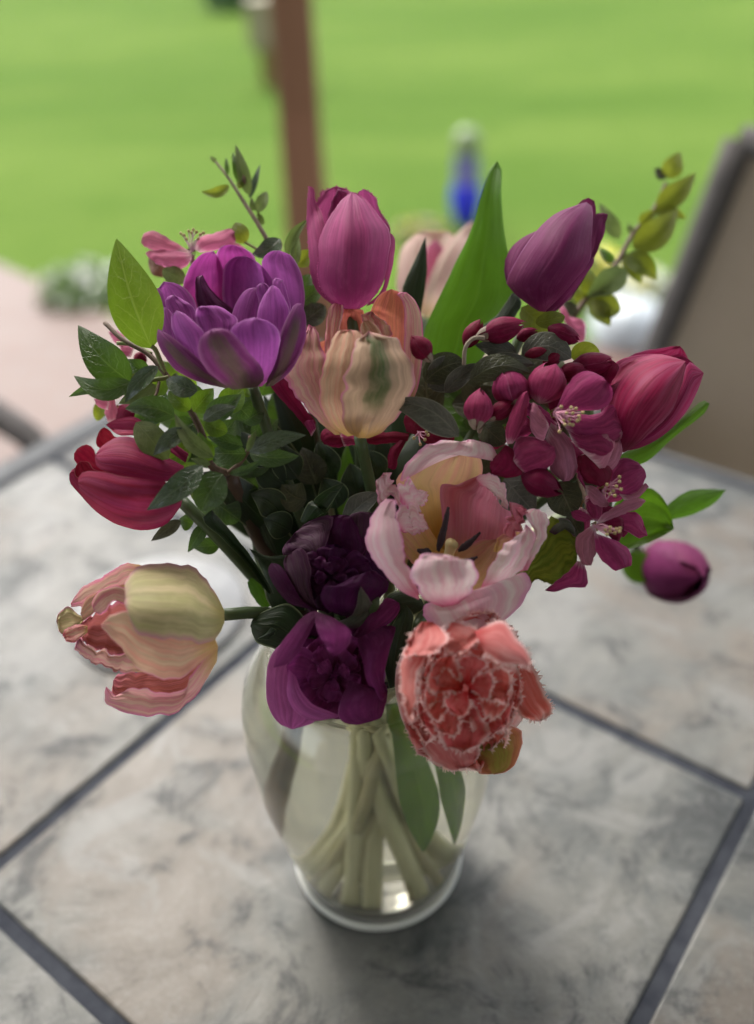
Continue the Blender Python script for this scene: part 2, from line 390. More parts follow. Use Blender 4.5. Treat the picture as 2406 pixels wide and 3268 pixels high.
# ------------------------------------------------------------------ sling chairs
M_SLING = plain_mat('woven_sling', (0.245, 0.198, 0.145), (0.29, 0.238, 0.182), 300, 0.75, 0.0006, spec=0.2)
M_FRAME = plain_mat('chair_frame_paint', (0.085, 0.077, 0.074), (0.105, 0.096, 0.092), 40, 0.85, spec=0.15)
def chair(loc, rz, label):
    ch = thing('sling_chair', label, 'chair', (0, 0, 0), 'sling chairs round the table')
    w = 0.30     # half width; faces local -Y
    def sheet_panel(p, q, half, th, flare=0.0):
        p = np.array(p); q = np.array(q); V = []
        for i in range(9):
            s_ = i / 8; y, z = p + (q - p) * s_; sag = -0.02 * math.sin(math.pi * s_)
            for k in range(7):
                hf = half + flare * (1 - s_) * min(1, s_ * 8); x = -hf + 2 * hf * k / 6; V.append((x, y, z + sag * (1 - (x / hf) ** 2)))
        nn = len(V); V += [(x, y + th * 0.4, z - th) for x, y, z in V]; F = []
        for i in range(8):
            for k in range(6):
                a = i * 7 + k; F.append((a, a + 1, a + 8, a + 7)); F.append((nn + a, nn + a + 7, nn + a + 8, nn + a + 1))
        return V, F
    link_mesh('seat', *sheet_panel((-0.24, 0.43), (0.22, 0.38), w - 0.02, 0.006), M_SLING, ch)
    link_mesh('backrest', *sheet_panel((0.23, 0.40), (0.47, 0.965), w - 0.006, 0.006, 0.05), M_SLING, ch)
    for s in (-1, 1):
        V, F, _ = tube_geo([(s * w, -0.26, 0.42), (s * (w + .02), 0.21, 0.375), (s * (w + .055), 0.26, 0.43), (s * w, 0.48, 0.965)], 0.024, 10, 24); link_mesh('side_rail', V, F, M_FRAME, ch)
        V, F, _ = tube_geo([(s * (w + .04), 0.37, 0.66), (s * (w + .045), 0.1, 0.66), (s * (w + .045), -0.2, 0.645), (s * (w + .035), -0.27, 0.60)], [0.018, 0.024, 0.026, 0.018], 10, 20); link_mesh('armrest', V, F, M_FRAME, ch)
        V, F, _ = tube_geo([(s * (w + .036), -0.265, 0.61), (s * (w + .02), -0.25, 0.4), (s * (w + .04), -0.3, 0.012)], 0.016, 8, 14); link_mesh('leg', V, F, M_FRAME, ch)
        V, F, _ = tube_geo([(s * (w + .03), 0.33, 0.64), (s * (w + .02), 0.24, 0.36), (s * (w + .05), 0.38, 0.012)], 0.016, 8, 14); link_mesh('leg', V, F, M_FRAME, ch)
    V, F, _ = tube_geo([(-w, 0.48, 0.965), (w, 0.48, 0.965)], 0.022, 10, 6); link_mesh('top_rail', V, F, M_FRAME, ch)
    V, F, _ = tube_geo([(-w, -0.26, 0.42), (w, -0.26, 0.42)], 0.018, 10, 6); link_mesh('front_rail', V, F, M_FRAME, ch)
    ch.location = loc; ch.rotation_euler = (0, 0, rz)
    return ch
# local -Y points to the table: for the chair beyond the far edge -Y = -E1
p = tab(0.845, -0.105); chair((p[0], p[1], 0.004), A1 - math.pi / 2, 'brown sling chair behind the magenta tulip, its back cut by the picture edge')
p = tab(0.255, -1.32); chair((p[0], p[1], 0.004), A1 - math.pi / 2 + math.pi / 2 , 'dark chair arm showing past the left table edge below the brick patio')

# ------------------------------------------------------------------ things on the lawn, far out of focus
def leafball(c, r, n, size, seed, flat=1.0):
    g = np.random.RandomState(seed); V, F = [], []
    for i in range(n):
        d = g.normal(size=3); d /= np.linalg.norm(d); d[2] = abs(d[2]); p = np.array(c) + d * np.array(r) * (0.45 + 0.55 * g.rand() ** 0.5)
        a = g.normal(size=3); a /= np.linalg.norm(a); b = np.cross(a, g.normal(size=3)); b /= np.linalg.norm(b)
        s = size * (0.6 + 0.8 * g.rand()); k = len(V)
        V += [p - a * s, p + b * s * 0.42, p + a * s, p - b * s * 0.42]; F.append((k, k + 1, k + 2, k + 3))
    return np.array(V), F
M_BLUE = plain_mat('blue_glass', (0.012, 0.018, 0.55), (0.02, 0.02, 0.65), 20, 0.15, spec=0.6)
M_LILAC = plain_mat('lilac_glass', (0.13, 0.12, 0.36), (0.17, 0.15, 0.40), 20, 0.2)
M_PALE = plain_mat('pale_paint', (0.15, 0.21, 0.085), (0.19, 0.24, 0.11), 20, 0.5)
bp = at_z(*W(1020, 492), 0); bx, by = bp[0], bp[1]
gl = thing('garden_ornament', 'blue glass garden ornament with a pale cap standing on the lawn', 'garden ornament', (bx, by, 0))
V, F = lathe_geo([(0.001, 0.0), (0.035, 0.0), (0.05, 0.03), (0.062, 0.08), (0.062, 0.13), (0.052, 0.17)], 24, (bx, by, 0)); link_mesh('globe', V, F, M_BLUE, gl)
V, F = lathe_geo([(0.052, 0.17), (0.05, 0.21), (0.050, 0.25), (0.050, 0.28)], 24, (bx, by, 0.0)); link_mesh('neck', V, F, M_LILAC, gl)
V, F = lathe_geo([(0.050, 0.28), (0.054, 0.31), (0.048, 0.35), (0.03, 0.37), (0.001, 0.375)], 24, (bx, by, 0.0)); link_mesh('cap', V, F, M_PALE, gl)

sp = at_z(*W(596, 185), 0)
M_TAN = plain_mat('tan_wood', (0.21, 0.18, 0.10), (0.26, 0.22, 0.13), 10, 0.6)
M_OCHRE = plain_mat('ochre_wood', (0.15, 0.11, 0.025), (0.19, 0.14, 0.04), 10, 0.6)
st = thing('garden_box', 'small tan wooden garden box on an ochre stand far out on the lawn', 'garden box', (sp[0], sp[1], 0))
v, f = box_geo((sp[0] + 0.02, sp[1], 0.11), (0.16, 0.12, 0.22)); link_mesh('stand', v, f, M_OCHRE, st, smooth=False)
v, f = box_geo((sp[0] + 0.01, sp[1], 0.36), (0.24, 0.2, 0.28)); bevel(link_mesh('box_body', v, f, M_TAN, st, smooth=False), 0.01)
M_BUSH = plain_mat('bush_leaf', (0.05, 0.11, 0.03), (0.08, 0.15, 0.04), 30, 0.6)
q = at_z(*W(535, 15), 0)
V, F = leafball((q[0], q[1], 0), (0.35, 0.3, 0.55), 700, 0.07, 3); tag(link_mesh('bush', V, F, M_BUSH, None, smooth=False, origin=(q[0], q[1], 0)), 'dark round bush at the top edge of the lawn left of the post', 'bush')

M_WHITEFL = plain_mat('white_blooms', (0.7, 0.72, 0.62), (0.78, 0.78, 0.7), 20, 0.6)
M_YELFL = plain_mat('yellow_blooms', (0.75, 0.62, 0.05), (0.8, 0.72, 0.12), 20, 0.6)
M_PINKFL = plain_mat('pink_blooms', (0.62, 0.42, 0.40), (0.7, 0.55, 0.5), 20, 0.6)
M_GREENFL = plain_mat('bed_leaf', (0.11, 0.20, 0.03), (0.17, 0.27, 0.06), 30, 0.6)
def clump(px, py, r, h, mats, label, seed, zoff=0.0):
    q = at_z(*W(px, py), 0.0)
    cl = thing('bedding_plant', label, 'plant', (q[0], q[1], 0), 'plants along the lawn edge')
    V, F = leafball((q[0], q[1], 0), (r, r, h), 420, 0.03, seed); link_mesh('foliage', V, F, M_GREENFL, cl, smooth=False)
    for i, (m, nn, sz) in enumerate(mats):
        V, F = leafball((q[0], q[1], 0.01), (r * 1.05, r * 1.05, h * 1.12), nn, sz, seed + 10 + i); link_mesh('blossom', V, F, m, cl, smooth=False)
clump(190, 645, 0.17, 0.09, [(M_WHITEFL, 130, 0.025)], 'pale flowering plant at the lawn edge beside the brick patio', 5)
clump(925, 528, 0.11, 0.06, [(M_YELFL, 60, 0.02), (M_PINKFL, 110, 0.02)], 'pink and yellow bedding plant behind the tall pink tulip', 6)
clump(1290, 640, 0.16, 0.13, [(M_YELFL, 150, 0.03), (M_WHITEFL, 40, 0.03)], 'yellow flowering plant behind the green sprig at right', 7)
clump(1400, 668, 0.10, 0.10, [(M_WHITEFL, 200, 0.03), (M_YELFL, 60, 0.03)], 'white flowering plant beside the back of the sling chair', 8)
q = at_z(*W(1372, 735), 0.0)
M_STONE = plain_mat('white_stone', (0.44, 0.48, 0.49), (0.52, 0.55, 0.56), 12, 0.3, 0.004)
g = np.random.RandomState(4)
V, F = lathe_geo([(0.001, 0.12), (0.05, 0.112), (0.09, 0.09), (0.115, 0.05), (0.12, 0.0)], 16, (q[0], q[1], 0.004)); V = V + g.normal(size=V.shape) * 0.004
tag(link_mesh('edging_stone', V, F, M_STONE, None, origin=(q[0], q[1], 0)), 'white rounded stone on the patio left of the sling chair', 'stone')

# ------------------------------------------------------------------ vase and water
VB = np.array([-0.010, 0.393, TABLE_Z])
outer = [(0.001, 0.0), (0.046, 0.0), (0.0535, 0.003), (0.0555, 0.010), (0.0605, 0.035), (0.067, 0.065), (0.0735, 0.098), (0.0765, 0.13), (0.0775, 0.155), (0.074, 0.178), (0.064, 0.196), (0.054, 0.207), (0.051, 0.217), (0.0535, 0.228)]
op = spline(np.array(outer), 60)
inner = [(0.0508, 0.228), (0.0482, 0.217), (0.0512, 0.206), (0.061, 0.1945), (0.071, 0.177), (0.0743, 0.155), (0.0733, 0.13), (0.0703, 0.098), (0.064, 0.066), (0.057, 0.036), (0.050, 0.020), (0.040, 0.0145), (0.001, 0.0135)]
ip = spline(np.array(inner), 56)
t = NT('clear_glass')
M_GLASS = t.done(t.bsdf((1.0, 1.0, 0.995), 0.0, 0.5, None, Transmission_Weight=1.0, IOR=1.45))
t = NT('glow_tinted_water')
M_WATER = t.done(t.bsdf((1.0, 0.985, 0.84), 0.0, 0.5, None, Transmission_Weight=0.87, IOR=1.33))  # cream diffuse share stands in for light gathered inside the vase
V, F = lathe_geo([tuple(p) for p in op] + [(0.0522, 0.2295)] + [tuple(p) for p in ip], 72, tuple(VB))
VASE = tag(link_mesh('vase', V, F, M_GLASS, None, origin=tuple(VB)), 'clear glass vase with rounded shoulders holding the bouquet', 'vase')
t = NT('glint_foot_glass')
M_FOOT_GLINT = t.done(t.bsdf((0.93, 0.94, 0.88), 0.35, 0.6, None, Transmission_Weight=0.45, IOR=1.45))
V, F = lathe_geo([tuple(p) for p in spline(np.array([(0.047, 0.0003), (0.0555, 0.0012), (0.0578, 0.004), (0.0584, 0.007), (0.0582, 0.0095), (0.0574, 0.0102), (0.0562, 0.0098), (0.0556, 0.007), (0.0535, 0.003), (0.047, 0.0012)]), 28)], 72, tuple(VB))
link_mesh('foot', V, F, M_FOOT_GLINT, VASE)  # pale ring added for the bright light caught along the vase base
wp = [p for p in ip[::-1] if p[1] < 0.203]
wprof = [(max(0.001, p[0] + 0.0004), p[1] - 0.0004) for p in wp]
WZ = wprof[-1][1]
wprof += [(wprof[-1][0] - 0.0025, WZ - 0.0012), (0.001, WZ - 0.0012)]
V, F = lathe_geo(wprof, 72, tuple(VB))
tag(link_mesh('water', V, F, M_WATER, None, origin=tuple(VB)), 'water, cream-tinted for the glow of light, filling the glass vase round the stems', 'water')

# ------------------------------------------------------------------ petals, leaves, stems, buds
class Bloom:
    """one flower head: its place, its ellipsoid in space and its running layer count"""
    def __init__(s, parent, z, c, rad, rot, D, rz, gap=0.0016, lay0=0.0):
        s.p = parent; s.z = z
        s.c = zp(z, c)[0]; s.r = np.array(rad, float) / ZO[z][2]; s.rot = R(rot); s.D = D; s.rz = rz; s.gap = gap; s.lay = lay0
    def depth(s, pts, k):
        d = pts - s.c; ca, sa = math.cos(s.rot), math.sin(s.rot)
        a = (d[..., 0] * ca + d[..., 1] * sa) / s.r[0]; b = (-d[..., 0] * sa + d[..., 1] * ca) / s.r[1]
        q = a * a + b * b
        return s.D - k * s.rz * np.maximum(0.0, 1 - q) ** 0.6
def noise1(x, seed):
    g = np.random.RandomState(seed % 99991); tab_ = g.rand(64) * 2 - 1
    i = np.floor(x).astype(int); f = x - i; f = f * f * (3 - 2 * f)
    return tab_[i % 64] * (1 - f) + tab_[(i + 1) % 64] * f
SEED = [100]
def petal(B, pts, mat, k=0.6, tip=None, bulge=0.12, rip=0.03, jag=1.6, fringe=0.0, roll=0.0, tipz=0.0, ny=20, nx=16, lay=None, k1=None, name='petal', z=None, fold=0.0, cup=1.0, ridge=0.016):
    SEED[0] += 7; sd = SEED[0]
    P = zp(z or B.z, pts); n = len(P)
    if tip is None: tip = n // 2
    L = spline(P[:tip + 1], ny); Rr = spline(P[tip:][::-1], ny)
    vv = np.linspace(0, 1, ny)
    if jag:
        for side, E in ((0, L), (1, Rr)):
            w = (noise1(vv * 9 + 3, sd + side) * 0.6 + noise1(vv * 21, sd + 5 + side) * 0.5 + (noise1(vv * 44, sd + 15 + side) * 0.28 if ny > 24 else 0)) * jag * np.clip(vv * 3, 0, 1)
            d = L - Rr; ln = np.linalg.norm(d, axis=1)[:, None] + 1e-6
            E += (d / ln) * (w if side == 0 else -w)[:, None] * np.clip(ln / 40, 0, 1)
            E[:-1] += np.array([noise1(vv * 17, sd + 8 + side) * jag * 0.5, noise1(vv * 15, sd + 9 + side) * jag * 0.5]).T[:-1] * np.clip(vv * 3, 0, 1)[:-1, None]
    uu = np.linspace(0, 1, nx)
    G2 = L[:, None, :] * (1 - uu)[None, :, None] + Rr[:, None, :] * uu[None, :, None]
    wid = np.max(np.linalg.norm(L - Rr, axis=1)) / FOC * B.D
    hgt = np.linalg.norm(P[tip] - (P[0] + P[-1]) / 2) / FOC * B.D
    wid = min(wid, hgt * 1.3)
    if lay is None: B.lay += B.gap; ly = B.lay
    else: ly = lay
    U = (uu * 2 - 1)[None, :]; V = vv[:, None]
    K = k if k1 is None else k + (k1 - k) * V
    dep = B.depth(G2, K) * 1.0 - ly
    prof = np.sin(math.pi * np.clip(V * 0.86 + 0.1, 0, 1)) ** 0.8
    dep = dep - bulge * wid * (1 - U ** 2) * prof * cup
    dep = dep + roll * wid * np.abs(U) ** 5 * prof + tipz * hgt * V ** 4
    dep = dep + fold * wid * np.abs(U) * prof
    if ridge and name == 'petal':
        f0 = 5 + 3 * noise1(np.array([0.5]), sd + 40)[0]
        dep = dep + ridge * wid * (noise1((U + 1) * f0 + V * 0.8, sd + 41) + 0.6 * noise1((U + 1) * 2.3 * f0 + V, sd + 42)) * np.clip(V * 3, 0, 1) * np.ones_like(dep)
    if rip:
        e = np.abs(U) ** 1.5 * 0.8 + V ** 3 * 0.7
        ph = np.where(U < 0, noise1(V * 8.0 + 2, sd + 21), noise1(V * 8.0 + 2, sd + 22))
        ph2 = noise1(np.broadcast_to(U * 4 + 9, G2.shape[:2]) + V * 2, sd + 23)
        dep = dep + rip * wid * e * (ph * 0.7 + ph2 * 0.5)
    W3 = unproj(G2[..., 0], G2[..., 1], dep)
    V3 = W3.reshape(-1, 3); F = []
    for i in range(ny - 1):
        for j in range(nx - 1):
            a = i * nx + j; F.append((a, a + nx, a + nx + 1, a + 1))
    UVs = [(u_, v_) for v_ in vv for u_ in uu]
    if fringe:
        g = np.random.RandomState(sd); V3 = list(V3)
        ring = [(i, 0) for i in range(3, ny)] + [(i, nx - 1) for i in range(ny - 2, 2, -1)]
        pts3 = np.array([W3[i, j] for i, j in ring]); m = int(np.linalg.norm(np.diff(pts3, axis=0), axis=1).sum() / 0.0011)
        ed = spline(pts3, max(12, m)); cen = W3[ny // 2, nx // 2]
        tg = np.gradient(ed, axis=0); tg /= np.linalg.norm(tg, axis=1)[:, None] + 1e-9
        nrm = np.cross(W3[ny // 2, nx - 1] - W3[ny // 2, 0], W3[-1, nx // 2] - W3[1, nx // 2]); nrm /= np.linalg.norm(nrm) + 1e-9
        for q in range(len(ed) - 1):
            o_ = np.cross(tg[q], nrm)
            if o_ @ (ed[q] - cen) < 0: o_ = -o_
            dr = o_ + tg[q] * g.normal() * 0.75 + nrm * g.normal() * 0.8; dr /= np.linalg.norm(dr)
            ln = fringe * (0.15 + 1.25 * g.rand() ** 1.8); kk = len(V3)
            a_, b_ = ed[q], ed[q + 1]; mid = (a_ + b_) / 2
            V3 += [a_ - o_ * 0.0006, b_ - o_ * 0.0006, mid + dr * ln * 0.55 + tg[q] * 0.0003, mid + dr * ln * 0.55 - tg[q] * 0.0003, mid + dr * ln]
            UVs += [(1.0, 0.99)] * 5; F += [(kk, kk + 1, kk + 2, kk + 3), (kk + 3, kk + 2, kk + 4)]
    return link_mesh(name, V3, F, mat, B.p, UVs)

def fan(B, c, th, r, el, mat, k, half=36, **kw):
    """a ruffled petal standing out from the throat of a double flower"""
    pts = []
    for a, q in ((-10, .12), (-half, .62), (-half * .8, .95), (0, 1.04), (half * .8, .95), (half, .62), (10, .12)):
        w = R(th + a); x = math.cos(w) * r * q * el[0]; y = math.sin(w) * r * q * el[1]; ro = R(el[2])
        pts.append((c[0] + x * math.cos(ro) - y * math.sin(ro), c[1] + x * math.sin(ro) + y * math.cos(ro)))
    return petal(B, pts, mat, k, tip=3, **kw)

def leaf(parent, z, base, tip, w, D, mat, dz=0.0, fold=0.15, bend=0.0, asym=0.0, tilt=0.0, arch=0.12, prof='ovate', name='leaf', wavy=0.0, ny=16, nx=9):
    SEED[0] += 7; sd = SEED[0]
    b_, t_ = zp(z, [base, tip]); w = w / ZO[z][2]
    d = t_ - b_; ln = np.linalg.norm(d); d /= ln; nr = np.array([-d[1], d[0]])
    v = np.linspace(0, 1, ny)
    c = b_[None] + d[None] * (ln * v)[:, None] + nr[None] * (bend * ln * np.sin(math.pi * v) )[:, None]
    if prof == 'ovate': h = np.sin(math.pi * v ** 0.8) ** 0.85 * (1 - 0.25 * v)
    elif prof == 'round': h = np.sin(math.pi * v ** 0.95) ** 0.6
    elif prof == 'lance': h = np.sin(math.pi * v ** 0.7) ** 0.95
    else: h = (np.clip(v * 3, 0, 1) ** 0.5) * (1 - v ** 2.2)          # strap
    h = h / h.max() * w / 2
    h = h + 0.004 * w
    tg = np.gradient(c, axis=0); tg /= np.linalg.norm(tg, axis=1)[:, None]; nn = np.stack([-tg[:, 1], tg[:, 0]], 1)
    u = np.linspace(-1, 1, nx)
    off = np.where(u[None] < 0, u[None] * (1 + asym), u[None] * (1 - asym)) * h[:, None]
    if wavy: off = off * (1 + wavy * 0.5 * noise1(np.broadcast_to(v[:, None] * 7, off.shape) + (u > 0) * 13, sd))
    G2 = c[:, None] + nn[:, None] * off[..., None]
    wm = w / FOC * D; lm = ln / FOC * D
    dep = D + dz * v[:, None] - arch * lm * np.sin(math.pi * v)[:, None] - fold * wm * (np.abs(u)[None] ** 1.2) * np.sin(math.pi * v)[:, None] + tilt * wm * u[None] * np.sin(math.pi * np.clip(v, .02, .98))[:, None]
    if wavy: dep = dep + wavy * wm * 0.35 * np.abs(u)[None] ** 2 * noise1(np.broadcast_to(v[:, None] * 6, dep.shape) + (u > 0) * 17, sd + 3)
    W3 = unproj(G2[..., 0], G2[..., 1], dep); F = []
    for i in range(ny - 1):
        for j in range(nx - 1):
            a = i * nx + j; F.append((a, a + nx, a + nx + 1, a + 1))
    return link_mesh(name, W3.reshape(-1, 3), F, mat, parent, [(j / (nx - 1), i / (ny - 1)) for i in range(ny) for j in range(nx)])

def twig(parent, z, pts, deps, r, mat, name='twig', n=7):
    p = zp(z, pts); d = np.interp(np.linspace(0, 1, len(p)), np.linspace(0, 1, len(deps)), deps)
    V, F, UV = tube_geo(unproj(p[:, 0], p[:, 1], d), r, n, 6 * len(p))
    return link_mesh(name, V, F, mat, parent, UV)

def cup_geo(base, tip, rad, n=3, prof=None, turn=0.0, spread=1.35, seed=0, nu=9, nv=12, open_=0.0):
    """closed cup of n overlapping petals round the axis base -> tip (world points)"""
    g = np.random.RandomState(seed); base = np.array(base); ax = np.array(tip) - base; H = np.linalg.norm(ax); ax /= H
    a = np.cross(ax, (0.31, 0.2, 0.93)); a /= np.linalg.norm(a); b = np.cross(ax, a)
    prof = prof or [(0, 0.12), (0.1, 0.55), (0.3, 0.95), (0.5, 1.0), (0.75, 0.72), (0.92, 0.3), (1.0, 0.06)]
    px, pr = zip(*prof); V, F, UV = [], [], []
    for i in range(n):
        th0 = turn + 2 * math.pi * i / n + g.normal() * 0.1; half = math.pi / n * spread; s = 1.0 + 0.05 * (i % 2) + 0.03 * g.rand(); k0 = len(V); hs = 0.95 + 0.1 * g.rand()
        for iv in range(nv):
            v = iv / (nv - 1); wv = math.sin(math.pi * min(1, v * 0.62 + 0.36)) ** 0.6 if v < 1 else 0.05
            wv = max(0.04, min(1, 1.25 * (1 - v ** 4)))
            for iu in range(nu):
                u = iu / (nu - 1) * 2 - 1; th = th0 + u * half * wv
                rr = rad * np.interp(v, px, pr) * s * (1 + 0.10 * u * (1 if i % 2 else -1) * 0.6) + open_ * rad * v * v
                V.append(base + ax * H * v * hs + (a * math.cos(th) + b * math.sin(th)) * rr); UV.append(((u + 1) / 2, v))
        for iv in range(nv - 1):
            for iu in range(nu - 1):
                q = k0 + iv * nu + iu; F.append((q, q + 1, q + nu + 1, q + nu))
    return V, F, UV
def bud(parent, z, base, tip, w, D, mat, dz=0.0, n=4, name='bud', turn=0.3, open_=0.0, sepal=None, prof=None):
    SEED[0] += 7
    p = zp(z, [base, tip]); b_ = unproj(p[0, 0], p[0, 1], D); t_ = unproj(p[1, 0], p[1, 1], D + dz)
    rad = w / ZO[z][2] / FOC * D / 2
    V, F, UV = cup_geo(b_, t_, rad, n, turn=turn, seed=SEED[0], open_=open_, prof=prof)
    o = link_mesh(name, V, F, mat, parent, UV)
    if sepal:
        ax = (t_ - b_); V, F, UV = cup_geo(b_ - ax * 0.12, b_ + ax * 0.22, rad * 0.62, 5, prof=[(0, .25), (.3, .7), (.7, .95), (1, 1.0)], spread=0.8, seed=SEED[0], nu=5, nv=6)
        link_mesh('calyx', V, F, sepal, o, UV)
    return o
def stamens(parent, z, c, tips, D, dz, mats, r=0.00035, ar=0.0009, name='stamens'):
    """thin filaments fanning from c to tips, each with a small anther: filaments one part, anthers another"""
    cs = zp(z, [c])[0]; V0 = unproj(cs[0], cs[1], D); TV, TF, AV, AF = [], [], [], []
    g = np.random.RandomState(len(tips) + int(cs[0])); nt = 0; na = 0
    for q in zp(z, tips):
        e = unproj(q[0], q[1], D + dz * (0.7 + 0.6 * g.rand())); m = (V0 + e) / 2 + g.normal(size=3) * 0.0008
        v, f, _ = tube_geo([V0 + g.normal(size=3) * 0.0006, m, e], r, 5, 7); TV.append(v); TF += [tuple(i + nt for i in k) for k in f]; nt += len(v)
        d = (e - m); d /= np.linalg.norm(d)
        v, f, _ = tube_geo([e - d * ar, e - d * ar * .4, e + d * ar * .5, e + d * ar], [ar * .4, ar, ar, ar * .4], 6); AV.append(v); AF += [tuple(i + na for i in k) for k in f]; na += len(v)
    o = link_mesh(name, np.concatenate(TV), TF, mats[0], parent)
    link_mesh('anthers', np.concatenate(AV), AF, mats[1], parent)
    return o

NECK_R, NECK_Z = 0.030, TABLE_Z + 0.222
def stem(parent, z, head, D, ang, dirpx=None, r=0.0032, mat=None, br=0.75, droop=0.0, bang=None, via=None, name='stem', dD=0.0, bz=0.016):
    """from the vase floor through the neck up to the flower head; ang: place in the neck (degrees), via: photograph points (z, x, y, depth)"""
    h = zp(z, [head])[0]; H = unproj(h[0], h[1], D + dD)
    a = R(ang); b = R(ang + 180 if bang is None else bang)
    nk = VB + np.array([math.cos(a) * NECK_R, math.sin(a) * NECK_R, 0.0]); nk[2] = NECK_Z
    bt = VB + np.array([math.cos(b) * 0.042 * br, math.sin(b) * 0.042 * br, bz])
    md = bt * 0.45 + nk * 0.55
    pts = [bt, md, nk]
    if via:
        for (vz, vx, vy, vd) in via:
            q = zp(vz, [(vx, vy)])[0]; pts.append(unproj(q[0], q[1], vd))
    else:
        m = nk * 0.5 + H * 0.5; m[2] += droop; m[:2] = nk[:2] * 0.6 + H[:2] * 0.4; pts.append(m)
    pts.append(H)
    V, F, UV = tube_geo(pts, [r * 1.15, r * 1.1, r], 9, 44)
    return link_mesh(name, V, F, mat, parent, UV)
def strap(parent, p0, p1, p2, w, mat, fold=0.3, side=(1, 0, 0), name='leaf', tipw=0.0, wave=0.0):
    """long tulip leaf along a quadratic curve of world points"""
    SEED[0] += 7; p0, p1, p2 = map(np.array, (p0, p1, p2)); ny, nx = 22, 9
    t_ = np.linspace(0, 1, ny)[:, None]; c = p0 * (1 - t_) ** 2 + 2 * p1 * t_ * (1 - t_) + p2 * t_ ** 2
    tg = np.gradient(c, axis=0); tg /= np.linalg.norm(tg, axis=1)[:, None]
    s = np.array(side, float)[None] - tg * (tg @ np.array(side, float))[:, None]; s /= np.linalg.norm(s, axis=1)[:, None]
    nr = np.cross(tg, s); v = t_[:, 0]; h = w / 2 * (0.45 + 0.55 * np.clip(v * 2.5, 0, 1)) * (1 - v ** 2.6) + 0.0004
    u = np.linspace(-1, 1, nx)
    P = c[:, None] + s[:, None] * (u[None] * h[:, None])[..., None] + nr[:, None] * (fold * np.abs(u)[None] ** 1.4 * h[:, None] + wave * h[:, None] * u[None] ** 2 * noise1(np.broadcast_to(v[:, None] * 6, (ny, nx)) + (u > 0) * 11, SEED[0]))[..., None]
    F = [(i * nx + j, (i + 1) * nx + j, (i + 1) * nx + j + 1, i * nx + j + 1) for i in range(ny - 1) for j in range(nx - 1)]
    return link_mesh(name, P.reshape(-1, 3), F, mat, parent, [(j / (nx - 1), i / (ny - 1)) for i in range(ny) for j in range(nx)])

# ------------------------------------------------------------------ plant materials
PURPLE = petal_mat('purple_petal', (0.42, 0.095, 0.40), (0.62, 0.32, 0.60), (0.19, 0.045, 0.11), edge_from=0.82, streak=0.5, trans=0.48)
PURPLE_GREEN = petal_mat('purple_petal_green_back', (0.23, 0.045, 0.18), (0.36, 0.13, 0.31), (0.11, 0.09, 0.06), flame=(0.13, 0.085, 0.075), flame_w=0.6, flame_v=(-0.3, 0.9), trans=0.28)
PURPLE_IN = petal_mat('purple_petal_inside', (0.36, 0.048, 0.25), (0.56, 0.24, 0.52), (0.30, 0.015, 0.09), edge_from=0.8, foot_to=0.7, trans=0.52)
PURPLE_DK = petal_mat('dark_curled_petal', (0.10, 0.018, 0.075), (0.22, 0.05, 0.16), (0.30, 0.26, 0.20), trans=0.15)
PINKPUR = petal_mat('pink_purple_petal', (0.42, 0.070, 0.215), (0.64, 0.27, 0.46), (0.19, 0.018, 0.09), edge_from=0.9, foot_to=0.65, trans=0.40, vein=0.35)
MAUVE = petal_mat('mauve_petal', (0.155, 0.020, 0.085), (0.34, 0.12, 0.27), (0.07, 0.006, 0.03), edge_from=0.93, foot_to=0.65, streak=0.25, trans=0.28, vein=0.15)
MAGENTA = petal_mat('magenta_petal', (0.31, 0.008, 0.075), (0.54, 0.15, 0.30), (0.17, 0.008, 0.055), edge_from=0.9, foot_to=0.4, streak_col=(0.36, 0.06, 0.15), trans=0.32, vein=0.45)
REDPINK = petal_mat('red_pink_petal', (0.32, 0.022, 0.060), (0.50, 0.19, 0.21), (0.24, 0.02, 0.075), edge_from=0.9, foot_to=0.5, streak_col=(0.29, 0.035, 0.105), trans=0.36, vein=0.3)
RED = petal_mat('red_petal_inside', (0.32, 0.012, 0.038), (0.50, 0.18, 0.20), (0.22, 0.008, 0.03), edge_from=0.84, trans=0.22)
CREAM = petal_mat('cream_parrot_petal', (0.64, 0.45, 0.31), (0.66, 0.18, 0.34), (0.50, 0.32, 0.10), edge_from=0.80, streak_col=(0.64, 0.28, 0.22), trans=0.42, vein=0.25)
CREAM_FLAME = petal_mat('cream_petal_green_flame', (0.64, 0.45, 0.31), (0.66, 0.18, 0.36), (0.50, 0.32, 0.10), edge_from=0.78, flame=(0.085, 0.125, 0.045), flame_w=0.5, flame_v=(0.2, 1.1), trans=0.38, vein=0.25)
CREAM_GREEN = petal_mat('cream_petal_greenish', (0.52, 0.43, 0.26), (0.60, 0.19, 0.38), (0.36, 0.31, 0.10), edge_from=0.72, streak_col=(0.36, 0.34, 0.16), trans=0.34, vein=0.3)
CREAM_PINK = petal_mat('cream_petal_pink_streaks', (0.72, 0.50, 0.38), (0.66, 0.13, 0.34), (0.52, 0.34, 0.13), edge_from=0.66, streak_col=(0.68, 0.22, 0.29), trans=0.42, vein=0.2)
SALMON = petal_mat('salmon_inside', (0.58, 0.19, 0.115), (0.62, 0.24, 0.27), (0.46, 0.24, 0.06), edge_from=0.82, streak_col=(0.60, 0.15, 0.13), trans=0.42, vein=0.35)
PARROT = petal_mat('pink_parrot_petal', (0.84, 0.48, 0.57), (0.74, 0.22, 0.48), (0.66, 0.18, 0.28), edge_from=0.74, streak_col=(0.88, 0.68, 0.70), trans=0.40, vein=0.08)
